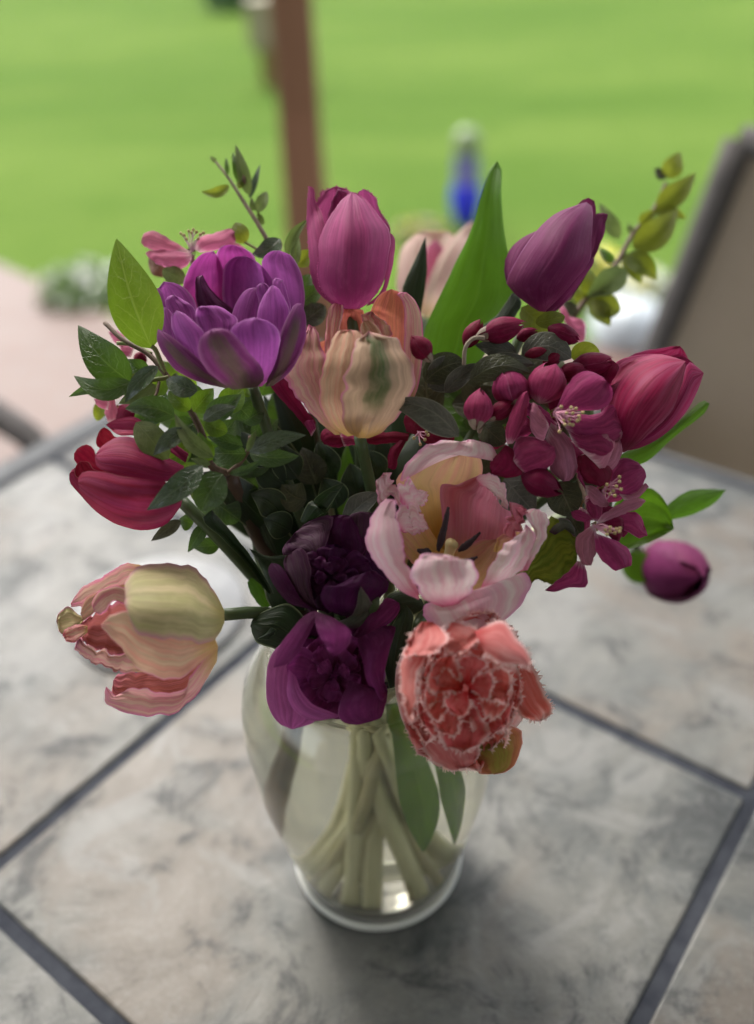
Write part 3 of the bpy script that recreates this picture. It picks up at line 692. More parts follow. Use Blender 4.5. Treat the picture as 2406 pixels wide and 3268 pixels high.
PARROT_PALE = petal_mat('pale_parrot_petal', (0.90, 0.74, 0.74), (0.76, 0.26, 0.54), (0.70, 0.17, 0.32), edge_from=0.76, foot_to=0.3, streak_col=(0.80, 0.42, 0.53), trans=0.40, vein=0.08)
PARROT_PINK = petal_mat('deep_pink_parrot_petal', (0.62, 0.18, 0.27), (0.70, 0.28, 0.46), (0.66, 0.46, 0.16), edge_from=0.78, streak_col=(0.68, 0.28, 0.36), foot_to=0.4, trans=0.45, vein=0.12)
PARROT_IN = petal_mat('parrot_inside', (0.60, 0.40, 0.22), (0.62, 0.20, 0.28), (0.60, 0.40, 0.08), edge_from=0.78, foot_to=0.8, streak_col=(0.62, 0.30, 0.22), trans=0.42, vein=0.15)
PARROT_GREEN = petal_mat('green_parrot_petal', (0.26, 0.30, 0.035), (0.60, 0.42, 0.36), (0.20, 0.24, 0.03), edge_from=0.88, streak_col=(0.12, 0.19, 0.02), trans=0.45, vein=0.4)
DARKPUR = petal_mat('dark_purple_petal', (0.065, 0.005, 0.052), (0.14, 0.02, 0.11), (0.02, 0.002, 0.016), edge_from=0.9, streak=0.4, trans=0.22, vein=0.4)
DARKGREY = petal_mat('wilted_grey_purple_petal', (0.070, 0.018, 0.055), (0.15, 0.06, 0.12), (0.04, 0.008, 0.03), streak_col=(0.085, 0.045, 0.065), trans=0.2, vein=0.4)
GREYGREEN = petal_mat('grey_green_sepal', (0.12, 0.13, 0.10), (0.20, 0.14, 0.17), (0.07, 0.03, 0.05), trans=0.2)
LOWPUR = petal_mat('violet_petal', (0.27, 0.036, 0.185), (0.46, 0.17, 0.38), (0.06, 0.004, 0.035), edge_from=0.88, foot_to=0.6, trans=0.42, vein=0.3)
LOWPINK = petal_mat('bright_violet_petal', (0.48, 0.11, 0.36), (0.60, 0.26, 0.54), (0.32, 0.05, 0.22), edge_from=0.88, trans=0.5, vein=0.2)
CORAL = petal_mat('coral_petal', (0.70, 0.135, 0.125), (0.90, 0.68, 0.66), (0.60, 0.035, 0.030), edge_from=0.66, foot_to=0.5, streak_col=(0.74, 0.22, 0.21), trans=0.42, vein=0.12)
CORAL_OUT = petal_mat('coral_outer_petal', (0.66, 0.17, 0.165), (0.90, 0.66, 0.64), (0.56, 0.09, 0.09), edge_from=0.70, streak_col=(0.74, 0.32, 0.31), trans=0.36, vein=0.15)
CORAL_GREEN = petal_mat('coral_petal_green_flame', (0.50, 0.15, 0.08), (0.66, 0.24, 0.22), (0.50, 0.15, 0.10), flame=(0.28, 0.24, 0.05), flame_w=0.8, flame_v=(-0.2, 1.0), trans=0.4)
SALMON_PINK = petal_mat('salmon_pink_inside', (0.50, 0.15, 0.12), (0.60, 0.16, 0.26), (0.44, 0.20, 0.06), edge_from=0.7, streak_col=(0.58, 0.20, 0.20), trans=0.35, vein=0.4)
PALE = petal_mat('pale_pink_petal', (0.74, 0.60, 0.50), (0.74, 0.46, 0.44), (0.70, 0.50, 0.28), streak_col=(0.72, 0.45, 0.42), trans=0.5)
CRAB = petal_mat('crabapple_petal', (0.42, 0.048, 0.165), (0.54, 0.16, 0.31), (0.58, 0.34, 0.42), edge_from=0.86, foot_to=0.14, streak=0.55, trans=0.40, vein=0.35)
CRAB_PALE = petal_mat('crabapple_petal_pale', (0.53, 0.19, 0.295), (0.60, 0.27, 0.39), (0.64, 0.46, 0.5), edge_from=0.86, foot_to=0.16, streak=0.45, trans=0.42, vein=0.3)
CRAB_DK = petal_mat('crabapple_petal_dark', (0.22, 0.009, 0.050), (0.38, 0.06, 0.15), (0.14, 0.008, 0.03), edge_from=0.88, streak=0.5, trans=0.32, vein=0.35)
ROSE = petal_mat('rose_pink_petal', (0.62, 0.17, 0.29), (0.66, 0.26, 0.40), (0.68, 0.45, 0.48), foot_to=0.18, streak=0.3, trans=0.5, vein=0.25)
LEAF = leaf_mat('shrub_leaf', (0.036, 0.078, 0.020), (0.15, 0.22, 0.07), (0.16, 0.32, 0.02), trans=0.28, rough=0.30, spec=0.6)
LEAF_BRIGHT = leaf_mat('young_shrub_leaf', (0.085, 0.17, 0.016), (0.26, 0.34, 0.08), (0.26, 0.42, 0.02), trans=0.5, rough=0.45, nv=6.0)
LEAF_SHINY = leaf_mat('shiny_leaf', (0.050, 0.085, 0.036), (0.16, 0.22, 0.12), trans=0.12, rough=0.26, spec=0.9)
LEAF_PALE = leaf_mat('pale_leaf_back', (0.16, 0.20, 0.085), (0.24, 0.28, 0.13), (0.20, 0.30, 0.05), trans=0.3, rough=0.6, spec=0.2)
LEAF_GREY = leaf_mat('grey_crabapple_leaf', (0.085, 0.085, 0.068), (0.17, 0.17, 0.13), trans=0.15, rough=0.5, edge=(0.2, 0.2, 0.16))
LEAF_OLIVE = leaf_mat('olive_crabapple_leaf', (0.055, 0.060, 0.028), (0.13, 0.13, 0.07), trans=0.22, rough=0.45)
LEAF_SPRIG = leaf_mat('sprig_leaf', (0.13, 0.17, 0.022), (0.22, 0.25, 0.06), (0.30, 0.34, 0.02), trans=0.45, rough=0.5)
LEAF_BROWN = leaf_mat('bronze_leaf', (0.13, 0.06, 0.035), (0.2, 0.11, 0.07), trans=0.4, rough=0.5)
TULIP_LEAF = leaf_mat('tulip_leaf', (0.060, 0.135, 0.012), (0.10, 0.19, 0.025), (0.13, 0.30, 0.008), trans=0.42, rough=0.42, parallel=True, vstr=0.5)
TULIP_DARK = leaf_mat('dark_tulip_leaf', (0.012, 0.028, 0.008), (0.026, 0.052, 0.016), (0.03, 0.07, 0.01), trans=0.08, rough=0.42, parallel=True, edge=(0.16, 0.2, 0.1), vstr=0.4)  # green darkened to carry the deep shade in the bouquet's heart
STEM = stem_mat('tulip_stem', (0.060, 0.095, 0.034), (0.82, 0.80, 0.50))  # low end naturally pale, lightened further for the glow inside the vase
STEM_DK = stem_mat('woody_stem', (0.075, 0.045, 0.030), (0.11, 0.065, 0.035))
STEM_THIN = stem_mat('side_stem', (0.08, 0.075, 0.035), (0.55, 0.50, 0.28))
TWIG = plain_mat('twig_bark', (0.09, 0.055, 0.035), (0.15, 0.10, 0.065), 200, 0.7, 0.0004)
TWIG_GREEN = plain_mat('green_twig', (0.20, 0.24, 0.08), (0.26, 0.28, 0.11), 100, 0.55)
TWIG_HAIRY = plain_mat('downy_stalk', (0.20, 0.15, 0.12), (0.30, 0.24, 0.19), 300, 0.8)
BLACK = plain_mat('stamen_dark', (0.012, 0.005, 0.009), (0.025, 0.008, 0.014), 300, 0.7)
FILAM = plain_mat('pink_filament', (0.50, 0.20, 0.30), (0.56, 0.27, 0.36), 100, 0.5)
FILAM_W = plain_mat('white_filament', (0.70, 0.62, 0.56), (0.76, 0.70, 0.62), 100, 0.5)
ANTHER = plain_mat('yellow_anther', (0.36, 0.27, 0.11), (0.44, 0.35, 0.17), 300, 0.7)
PISTIL = plain_mat('pale_pistil', (0.55, 0.45, 0.18), (0.60, 0.50, 0.24), 100, 0.5)

# ------------------------------------------------------------------ the bouquet
GT = 'tulips in the bouquet'
def tulip(label, name='tulip', cat='tulip'): return thing(name, label, cat, tuple(VB + np.array([0, 0, 0.016])), GT)

# pale tulip far back, between the leaves
T = tulip('pale blush tulip out of focus behind the broad green leaf')
B = Bloom(T, 2, (1180, 880), (270, 330), 0, 0.66, 0.03, lay0=-0.004)
petal(B, [(1000, 1150), (960, 900), (1010, 720), (1100, 640), (1180, 700), (1280, 640), (1330, 800), (1250, 1150)], PALE, -0.6, tip=4)
petal(B, [(1090, 1180), (1110, 950), (1130, 760), (1190, 690), (1240, 760), (1230, 900), (1180, 1180)], ROSE, 0.1)
petal(B, [(1080, 1190), (950, 1060), (945, 900), (970, 760), (1050, 665), (1120, 690), (1125, 850), (1130, 1100)], PALE, 0.5)
petal(B, [(1100, 1190), (1130, 1000), (1210, 800), (1310, 670), (1425, 570), (1440, 720), (1370, 950), (1200, 1190)], PALE, 0.8)
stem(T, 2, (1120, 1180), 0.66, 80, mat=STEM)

# broad tulip leaf and the small one beside it belong to one tulip
T = tulip('fringed pink purple tulip standing upright at the top centre')
B = Bloom(T, 2, (650, 760), (290, 400), 0, 0.515, 0.034, gap=0.0022, lay0=-0.006)
petal(B, [(560, 1120), (450, 900), (420, 600), (412, 480), (465, 385), (545, 352), (600, 372), (640, 430), (660, 900), (650, 1120)], PINKPUR, -0.75, tip=5, jag=7, rip=0.12, fringe=0.0011, bulge=-0.05)
petal(B, [(560, 1100), (500, 700), (520, 450), (560, 370), (600, 380), (660, 460), (700, 1100)], PINKPUR, -0.4, jag=7, rip=0.15, fringe=0.001)
petal(B, [(650, 1100), (660, 600), (690, 405), (735, 370), (785, 405), (840, 520), (895, 650), (880, 900), (760, 1110)], PINKPUR, -0.55, tip=3, jag=5, fringe=0.0009, bulge=-0.05)
petal(B, [(540, 1125), (430, 1030), (388, 900), (368, 700), (360, 520), (362, 420), (374, 350), (402, 372), (412, 450), (470, 560), (520, 800), (600, 1130)], PINKPUR, 0.35, tip=6, jag=3, fringe=0.0008, bulge=0.2)
petal(B, [(740, 1125), (850, 1000), (870, 800), (885, 660), (905, 655), (928, 690), (925, 780), (905, 900), (865, 1030), (800, 1100)], PINKPUR, 0.3, tip=4, bulge=0.15)
petal(B, [(600, 1140), (500, 1080), (440, 980), (430, 830), (452, 660), (520, 530), (590, 430), (650, 388), (735, 430), (820, 535), (893, 648), (885, 800), (850, 970), (770, 1090), (700, 1140)], PINKPUR, 0.85, tip=7, jag=3, fringe=0.0007, bulge=0.16)
stem(T, 2, (650, 1135), 0.515, 85, mat=STEM)
q = lambda x, y, d: unproj(*zp(2, [(x, y)])[0], d)
B = Bloom(T, 2, (1350, 800), (2000, 2000), 0, 0.545, 0.0)
petal(B, [(1250, 1700), (1110, 1560), (1115, 1300), (1180, 1130), (1300, 880), (1420, 620), (1490, 370), (1535, 250), (1585, 188), (1618, 260), (1612, 430), (1640, 700), (1690, 1050), (1590, 1250), (1400, 1650)], TULIP_LEAF, 0.0, tip=8, bulge=-0.10, lay=0.008, name='leaf', ny=24, tipz=0.12, fold=0.0)
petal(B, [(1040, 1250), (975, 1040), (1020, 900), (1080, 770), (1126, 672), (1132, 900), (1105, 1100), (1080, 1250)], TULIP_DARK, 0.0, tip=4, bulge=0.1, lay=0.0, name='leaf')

# purple tulip, upper right
T = tulip('smooth mauve purple tulip leaning right above the crabapple buds')
B = Bloom(T, 3, (560, 800), (400, 280), -60, 0.52, 0.034, gap=0.0020, lay0=-0.006)
petal(B, [(470, 1100), (500, 800), (650, 520), (745, 428), (800, 445), (810, 560), (760, 800), (560, 1100)], MAUVE, -0.7, tip=4, bulge=-0.08)
petal(B, [(600, 1100), (745, 800), (775, 600), (800, 530), (850, 522), (887, 530), (862, 650), (822, 760), (770, 880), (650, 1080)], MAUVE, -0.3, tip=5, jag=3)
petal(B, [(350, 1080), (250, 1000), (221, 900), (240, 790), (310, 700), (420, 640), (480, 640), (420, 800), (360, 950), (420, 1100)], MAUVE, 0.35, tip=5, bulge=0.2)
petal(B, [(470, 1160), (560, 1050), (700, 890), (782, 800), (800, 840), (740, 930), (650, 1055), (560, 1150), (515, 1168)], MAUVE, 0.35, tip=3, bulge=0.2)
petal(B, [(440, 1155), (330, 1080), (250, 1000), (235, 950), (290, 840), (400, 670), (540, 535), (690, 470), (748, 452), (788, 495), (782, 650), (768, 830), (680, 950), (560, 1085), (480, 1160)], MAUVE, 0.85, tip=8, bulge=0.14)
stem(T, 3, (420, 1130), 0.525, 35, mat=STEM, dD=0.012)
q1 = zp(3, [(330, 1040)])[0]
B2 = Bloom(T, 3, (200, 1150), (2000, 2000), 0, 0.53, 0.0)
petal(B2, [(60, 1260), (170, 1180), (270, 1040), (310, 1050), (330, 1110), (280, 1200), (180, 1280)], TULIP_DARK, 0.0, tip=3, lay=0.0, name='leaf')

# magenta tulip, far right
T = tulip('magenta tulip with pale streaks at far right beside the crabapple flowers')
B = Bloom(T, 6, (1180, 360), (400, 260), -42, 0.505, 0.034, gap=0.0020, lay0=-0.006)
petal(B, [(880, 300), (920, 160), (1060, 60), (1250, 18), (1350, 8), (1390, 60), (1400, 130), (1300, 300), (1000, 500)], MAGENTA, -0.6, tip=4, bulge=-0.1)
petal(B, [(1100, 300), (1200, 120), (1330, 60), (1400, 90), (1445, 130), (1400, 250), (1200, 400)], MAGENTA, -0.2, tip=4)
petal(B, [(860, 600), (840, 400), (860, 220), (960, 100), (1130, 60), (1250, 60), (1200, 200), (1000, 450)], MAGENTA, 0.25, tip=5, bulge=0.2)
petal(B, [(960, 690), (1100, 660), (1260, 570), (1390, 430), (1460, 300), (1503, 182), (1455, 135), (1400, 115), (1370, 200), (1280, 430), (1080, 600)], MAGENTA, 0.4, tip=5, bulge=0.2)
petal(B, [(950, 690), (900, 560), (880, 400), (900, 260), (970, 150), (1080, 90), (1210, 62), (1310, 76), (1385, 106), (1382, 160), (1350, 300), (1290, 440), (1180, 550), (1060, 650), (990, 692)], MAGENTA, 0.85, tip=8, jag=3, bulge=0.16)
stem(T, 6, (930, 640), 0.512, 10, mat=STEM, dD=0.01)
B2 = Bloom(T, 6, (1250, 560), (3000, 3000), 0, 0.525, 0.0)
petal(B2, [(900, 760), (1000, 690), (1130, 640), (1270, 550), (1400, 440), (1490, 362), (1540, 378), (1510, 440), (1400, 525), (1260, 640), (1140, 750), (1000, 800)], TULIP_LEAF, 0.0, tip=6, bulge=0.12, lay=0.0, name='leaf')
B2 = Bloom(T, 6, (1400, 1000), (3000, 3000), 0, 0.56, 0.0)
petal(B2, [(1200, 1110), (1290, 1010), (1400, 945), (1520, 930), (1648, 932), (1560, 1030), (1420, 1095), (1280, 1130)], TULIP_LEAF, 0.0, tip=4, bulge=0.1, lay=0.0, name='leaf')
B2 = Bloom(T, 6, (1150, 1100), (3000, 3000), 0, 0.535, 0.0)
petal(B2, [(900, 1080), (980, 960), (1140, 915), (1240, 985), (1290, 1090), (1312, 1185), (1200, 1250), (1010, 1315), (930, 1250)], TULIP_LEAF, 0.0, tip=5, bulge=-0.12, rip=0.12, lay=0.0, name='leaf')

# red pink tulip, left
T = tulip('red pink tulip tilting left beneath the leafy shrub sprig')
B = Bloom(T, 4, (460, 860), (400, 310), 12, 0.50, 0.036, gap=0.0020, lay0=-0.006)
petal(B, [(700, 900), (400, 900), (150, 780), (113, 715), (135, 668), (190, 643), (240, 665), (262, 710), (400, 700), (700, 760)], RED, -0.7, tip=4, bulge=-0.1)
petal(B, [(640, 760), (400, 700), (268, 660), (258, 610), (275, 555), (308, 528), (350, 560), (400, 600), (640, 680)], RED, -0.5, tip=4, bulge=-0.1)
petal(B, [(600, 1100), (250, 1040), (150, 960), (88, 890), (83, 830), (122, 785), (150, 850), (300, 950), (600, 1000)], REDPINK, 0.0, tip=4)
petal(B, [(500, 900), (250, 880), (128, 850), (118, 790), (150, 750), (205, 753), (255, 808), (400, 820), (500, 830)], RED, -0.1, tip=4, roll=-0.1)
petal(B, [(830, 760), (680, 660), (520, 590), (400, 580), (318, 515), (380, 480), (500, 463), (620, 540), (850, 700)], REDPINK, 0.3, tip=4, bulge=0.15)
petal(B, [(810, 860), (650, 882), (450, 852), (310, 815), (252, 770), (246, 715), (290, 655), (400, 592), (510, 605), (650, 690), (820, 780)], REDPINK, 0.65, tip=5, bulge=0.16)
petal(B, [(800, 1040), (700, 1158), (560, 1192), (400, 1160), (250, 1070), (165, 975), (138, 890), (150, 835), (210, 812), (310, 820), (450, 850), (600, 868), (710, 885), (820, 940)], REDPINK, 0.9, tip=6, bulge=0.15)
stem(T, 4, (790, 990), 0.505, 200, mat=STEM, r=0.0036, via=[(4, 1330, 1560, 0.535), (4, 1060, 1260, 0.512)], dD=0.006)
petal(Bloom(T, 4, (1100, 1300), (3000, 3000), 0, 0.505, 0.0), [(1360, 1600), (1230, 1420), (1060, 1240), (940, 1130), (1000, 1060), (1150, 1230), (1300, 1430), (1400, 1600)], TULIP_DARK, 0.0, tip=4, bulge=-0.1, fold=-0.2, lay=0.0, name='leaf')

# double purple tulip, upper left
T = tulip('large double purple tulip with many petals at upper left')
B = Bloom(T, 1, (1110, 1230), (510, 450), 0, 0.50, 0.045, gap=0.0017, lay0=-0.012)
petal(B, [(1040, 1250), (1020, 950), (1028, 790), (1070, 735), (1140, 727), (1215, 755), (1280, 815), (1300, 1000), (1290, 1250)], PURPLE_IN, -0.75, tip=4, bulge=-0.12)
petal(B, [(900, 1300), (830, 1080), (813, 990), (850, 880), (930, 790), (1010, 768), (1060, 850), (1095, 1000), (1110, 1300)], PURPLE_IN, -0.6, tip=5, bulge=-0.15)
petal(B, [(1360, 1350), (1340, 1000), (1318, 850), (1360, 780), (1430, 763), (1510, 800), (1570, 900), (1592, 1020), (1590, 1140), (1480, 1400)], PURPLE, -0.4, tip=4, bulge=-0.15)
petal(B, [(1100, 1300), (1070, 1100), (1068, 950), (1085, 860), (1140, 808), (1220, 800), (1310, 850), (1375, 930), (1400, 990), (1390, 1150), (1330, 1350)], PURPLE, -0.45, tip=5, bulge=-0.1)
petal(B, [(780, 1450), (650, 1150), (655, 1020), (690, 963), (765, 975), (835, 1012), (885, 1075), (905, 1160), (930, 1450)], PURPLE, -0.2, tip=3)
petal(B, [(740, 1420), (640, 1230), (619, 1110), (632, 1020), (660, 1003), (692, 1055), (712, 1140), (800, 1420)], PURPLE, 0.1, tip=4)
petal(B, [(960, 1300), (905, 1140), (893, 1020), (900, 935), (940, 924), (985, 1005), (1060, 1080), (1130, 1135), (1150, 1180), (1080, 1300)], PURPLE_DK, -0.2, tip=4, bulge=0.3, roll=-0.2)
petal(B, [(790, 1450), (720, 1180), (698, 1090), (718, 1060), (755, 1049), (815, 1080), (895, 1150), (910, 1300), (900, 1450)], PURPLE, 0.1, tip=4, rip=0.1)
petal(B, [(760, 1500), (680, 1260), (656, 1170), (668, 1135), (700, 1130), (735, 1160), (770, 1280), (820, 1500)], PURPLE, 0.3, tip=4)
petal(B, [(1190, 1400), (1128, 1200), (1165, 1085), (1225, 1012), (1285, 1003), (1318, 1070), (1330, 1200), (1290, 1400)], PURPLE, 0.0, tip=4, bulge=0.15)
petal(B, [(1290, 1350), (1300, 1120), (1285, 1000), (1320, 973), (1362, 990), (1410, 1110), (1400, 1350)], PURPLE, 0.1, tip=3, rip=0.15)
petal(B, [(1420, 1400), (1410, 1080), (1388, 965), (1415, 937), (1455, 955), (1488, 1060), (1512, 1180), (1490, 1400)], PURPLE, 0.15, tip=4, bulge=0.15)
petal(B, [(940, 1420), (905, 1240), (894, 1180), (905, 1130), (948, 1122), (972, 1155), (1000, 1120), (1060, 1128), (1125, 1172), (1165, 1220), (1130, 1420)], PURPLE, 0.3, tip=5, rip=0.2, bulge=0.1)
petal(B, [(1310, 1480), (1288, 1200), (1330, 1060), (1385, 988), (1430, 1005), (1470, 1080), (1500, 1160), (1490, 1290), (1420, 1480)], PURPLE, 0.35, tip=3, bulge=0.15)
petal(B, [(920, 1600), (800, 1400), (748, 1280), (740, 1190), (772, 1150), (825, 1172), (905, 1242), (955, 1300), (975, 1420), (1030, 1600)], PURPLE, 0.55, tip=4, bulge=0.14)
petal(B, [(1200, 1640), (1130, 1400), (1120, 1280), (1180, 1222), (1270, 1193), (1370, 1222), (1432, 1292), (1435, 1400), (1395, 1560), (1320, 1640)], PURPLE, 0.65, tip=4, bulge=0.12)
petal(B, [(1090, 1652), (920, 1610), (790, 1550), (690, 1440), (645, 1335), (652, 1268), (700, 1290), (790, 1355), (900, 1450), (1010, 1550), (1120, 1640)], PURPLE_GREEN, 0.55, tip=5, bulge=0.18)
petal(B, [(1340, 1640), (1390, 1500), (1425, 1340), (1480, 1200), (1530, 1113), (1578, 1107), (1606, 1200), (1603, 1330), (1560, 1450), (1490, 1560), (1390, 1635)], PURPLE_GREEN, 0.5, tip=5, bulge=0.22)
petal(B, [(1130, 1660), (1040, 1600), (950, 1510), (910, 1410), (928, 1322), (1000, 1270), (1080, 1268), (1165, 1325), (1240, 1420), (1315, 1510), (1335, 1590), (1290, 1645)], PURPLE_GREEN, 0.85, tip=5, bulge=0.13)
stem(T, 1, (1260, 1640), 0.50, 130, mat=STEM, via=[(4, 1360, 560, 0.512)])

# cream and green parrot tulip in the middle
T = tulip('cream parrot tulip with green flame and pink edges in the centre', 'parrot_tulip')
B = Bloom(T, 2, (660, 1540), (450, 430), 0, 0.495, 0.040, gap=0.0018, lay0=-0.010)
petal(B, [(560, 1900), (330, 1700), (300, 1480), (450, 1350), (700, 1300), (950, 1350), (1050, 1550), (980, 1750), (780, 1920)], SALMON, -0.7, tip=4, bulge=-0.08, lay=-0.012)
petal(B, [(600, 1600), (570, 1250), (585, 1150), (625, 1130), (690, 1142), (735, 1190), (760, 1600)], SALMON, -0.5, tip=3, rip=0.27, ridge=0.018, ny=34)
petal(B, [(780, 1600), (760, 1250), (782, 1120), (840, 1040), (905, 1012), (965, 1042), (992, 1120), (990, 1300), (960, 1600)], SALMON, -0.45, tip=4, bulge=-0.12, ridge=0.018, ny=34)
petal(B, [(960, 1750), (985, 1400), (982, 1120), (938, 1042), (1000, 1033), (1060, 1090), (1092, 1170), (1108, 1300), (1100, 1500), (1075, 1650), (1020, 1780)], CREAM_PINK, -0.1, tip=4, bulge=0.2, ridge=0.018, ny=34)
petal(B, [(470, 1650), (480, 1300), (495, 1190), (515, 1120), (560, 1092), (597, 1112), (592, 1180), (570, 1300), (560, 1650)], CREAM_PINK, 0.0, tip=4, roll=-0.25, rip=0.36, ridge=0.018, ny=34)
petal(B, [(540, 1950), (400, 1830), (290, 1700), (205, 1560), (260, 1450), (320, 1340), (372, 1238), (430, 1290), (470, 1420), (500, 1650), (580, 1950)], CREAM_PINK, 0.3, tip=6, jag=10, bulge=0.14, rip=0.14, ridge=0.018, ny=34)
petal(B, [(740, 1500), (712, 1280), (712, 1210), (740, 1170), (790, 1165), (855, 1212), (915, 1300), (930, 1400), (900, 1500)], CREAM_PINK, 0.1, tip=4, roll=-0.25, rip=0.36, jag=10, ridge=0.018, ny=34)
petal(B, [(720, 1450), (706, 1260), (730, 1215), (780, 1220), (840, 1300), (850, 1450)], CREAM, 0.3, tip=2, roll=-0.3, ridge=0.018, ny=34)
petal(B, [(620, 1960), (500, 1880), (445, 1720), (468, 1520), (500, 1380), (565, 1290), (645, 1273), (722, 1302), (720, 1450), (690, 1650), (680, 1950)], CREAM, 0.65, tip=6, jag=8, bulge=0.14, rip=0.09, ridge=0.018, ny=34)
petal(B, [(690, 1970), (600, 1900), (585, 1750), (625, 1480), (690, 1340), (755, 1278), (830, 1298), (925, 1325), (1005, 1420), (1043, 1560), (1030, 1690), (960, 1820), (850, 1930), (760, 1972)], CREAM_FLAME, 0.85, tip=5, jag=10, bulge=0.13, rip=0.11, ridge=0.018, ny=34)
stem(T, 2, (700, 1960), 0.495, 60, mat=STEM)

# cream and pink parrot tulip, lower left, lying on its side
T = tulip('cream parrot tulip with ragged pink lips facing left over the table', 'parrot_tulip')
B = Bloom(T, 7, (640, 620), (580, 420), 15, 0.482, 0.045, gap=0.0018, lay0=-0.014)
petal(B, [(640, 820), (400, 780), (210, 700), (190, 600), (300, 520), (480, 430), (640, 420)], SALMON_PINK, -0.7, tip=3, bulge=-0.1, rip=0.27, jag=11, ridge=0.018, ny=34)
petal(B, [(620, 300), (430, 380), (280, 450), (172, 487), (152, 455), (195, 390), (330, 300), (455, 222), (532, 193), (620, 215)], CREAM_PINK, -0.2, tip=4, roll=-0.15, jag=8, ridge=0.018, ny=34)
petal(B, [(240, 560), (180, 620), (110, 652), (78, 635), (60, 570), (72, 525), (135, 475), (210, 530), (260, 540)], CREAM_GREEN, -0.1, tip=4, rip=0.36, ridge=0.018, ny=34)
petal(B, [(260, 640), (190, 700), (130, 700), (98, 660), (120, 620), (200, 590), (260, 600)], CREAM_PINK, 0.0, tip=3, roll=-0.3, rip=0.54, ridge=0.018, ny=34)
petal(B, [(520, 380), (400, 430), (300, 520), (240, 562), (214, 520), (240, 430), (300, 390), (420, 345), (520, 330)], CREAM, 0.0, tip=4, roll=-0.2, ridge=0.018, ny=34)
petal(B, [(560, 490), (440, 440), (400, 470), (385, 500), (340, 526), (300, 500), (289, 450), (330, 380), (420, 343), (500, 352), (580, 400)], CREAM_PINK, 0.25, tip=5, roll=-0.35, bulge=0.2, ridge=0.018, ny=34)
petal(B, [(1060, 830), (980, 990), (800, 1075), (560, 1075), (430, 1060), (425, 950), (450, 930), (520, 890), (660, 880), (850, 880), (1000, 780)], SALMON_PINK, -0.1, tip=5, bulge=-0.15, rip=0.18, jag=11, ridge=0.018, ny=34)
petal(B, [(640, 900), (450, 888), (330, 852), (220, 792), (184, 730), (196, 690), (232, 668), (272, 718), (380, 768), (500, 790), (660, 830)], CREAM_PINK, 0.35, tip=5, roll=-0.15, jag=13, rip=0.27, ridge=0.018, ny=34)
petal(B, [(1090, 830), (990, 1000), (890, 1105), (780, 1158), (640, 1175), (480, 1160), (395, 1115), (368, 1050), (380, 988), (440, 1040), (470, 1020), (600, 1000), (760, 1025), (880, 1010), (920, 920), (1020, 800), (1100, 730)], CREAM_PINK, 0.55, tip=8, bulge=0.25, jag=8, roll=-0.1, ridge=0.018, ny=34)
petal(B, [(1100, 730), (1010, 820), (920, 900), (810, 952), (690, 932), (570, 872), (500, 790), (480, 745), (360, 632), (343, 592), (400, 540), (480, 518), (560, 530), (800, 640), (1080, 680)], CREAM, 0.7, tip=9, jag=8, bulge=0.12, rip=0.14, roll=-0.05, ridge=0.018, ny=34)
petal(B, [(1140, 580), (1100, 660), (1020, 716), (900, 690), (720, 668), (600, 650), (545, 590), (526, 512), (494, 445), (503, 345), (540, 270), (620, 213), (720, 193), (830, 188), (940, 220), (1025, 300), (1095, 410), (1140, 500)], CREAM_GREEN, 0.9, tip=8, jag=8, bulge=0.13, ridge=0.018, ny=34)
stem(T, 7, (1120, 530), 0.492, 215, mat=STEM, r=0.0033, via=[(7, 1500, 545, 0.515), (7, 1330, 515, 0.498)], bang=60)

# dark purple tulip above the violet one
T = tulip('very dark purple double tulip half wilted at the shaded centre')
B = Bloom(T, 8, (410, 230), (330, 230), 0, 0.487, 0.035, gap=0.0016, lay0=-0.010)
Z5 = lambda pts: [(x * 0.82, y * 0.82 - 991) for x, y in pts]
petal(B, Z5([(400, 1500), (300, 1250), (480, 1110), (640, 1100), (760, 1180), (860, 1330), (880, 1500), (640, 1700)]), DARKPUR, -0.8, tip=4, bulge=-0.1, rip=0.1)
for r_, n_ in ((215, 6), (150, 5), (90, 4)):
    for i in range(n_):
        fan(B, (425, 235), 360 * i / n_ + r_, r_ * (0.9 + 0.2 * random.random()), (1.0, 0.85, 0), DARKPUR, 0.1, half=34, rip=0.25, bulge=0.08, tipz=-0.15, lay=0.004 + (215 - r_) * 0.00005 + i * 0.0004)
petal(B, Z5([(640, 1400), (620, 1150), (640, 1095), (700, 1072), (785, 1085), (790, 1160), (760, 1290), (720, 1400)]), DARKGREY, -0.2, tip=3)
petal(B, Z5([(500, 1420), (480, 1260), (500, 1160), (565, 1100), (640, 1103), (700, 1190), (742, 1300), (720, 1345), (660, 1420)]), DARKPUR, 0.0, tip=4, bulge=0.15, rip=0.05)
petal(B, Z5([(420, 1420), (330, 1330), (220, 1350), (204, 1310), (280, 1210), (380, 1130), (500, 1093), (530, 1115), (500, 1230), (450, 1420)]), DARKGREY, 0.25, tip=4, rip=0.15, jag=4)
petal(B, Z5([(430, 1600), (380, 1460), (420, 1345), (480, 1348), (535, 1420), (540, 1510), (500, 1600)]), DARKPUR, 0.2, tip=3, bulge=0.2)
petal(B, Z5([(380, 1720), (260, 1560), (215, 1440), (216, 1380), (265, 1330), (335, 1310), (385, 1400), (385, 1560), (430, 1720)]), DARKGREY, 0.45, tip=4, rip=0.15, jag=5)
petal(B, [(340, 410), (200, 370), (120, 275), (92, 200), (108, 160), (160, 178), (222, 280), (275, 360), (370, 410)], DARKPUR, 0.5, tip=4, bulge=0.22)
petal(B, [(480, 440), (400, 400), (365, 310), (400, 278), (445, 282), (540, 232), (610, 218), (655, 200), (725, 262), (712, 315), (650, 375), (580, 440)], DARKPUR, 0.75, tip=6, rip=0.15, jag=4)
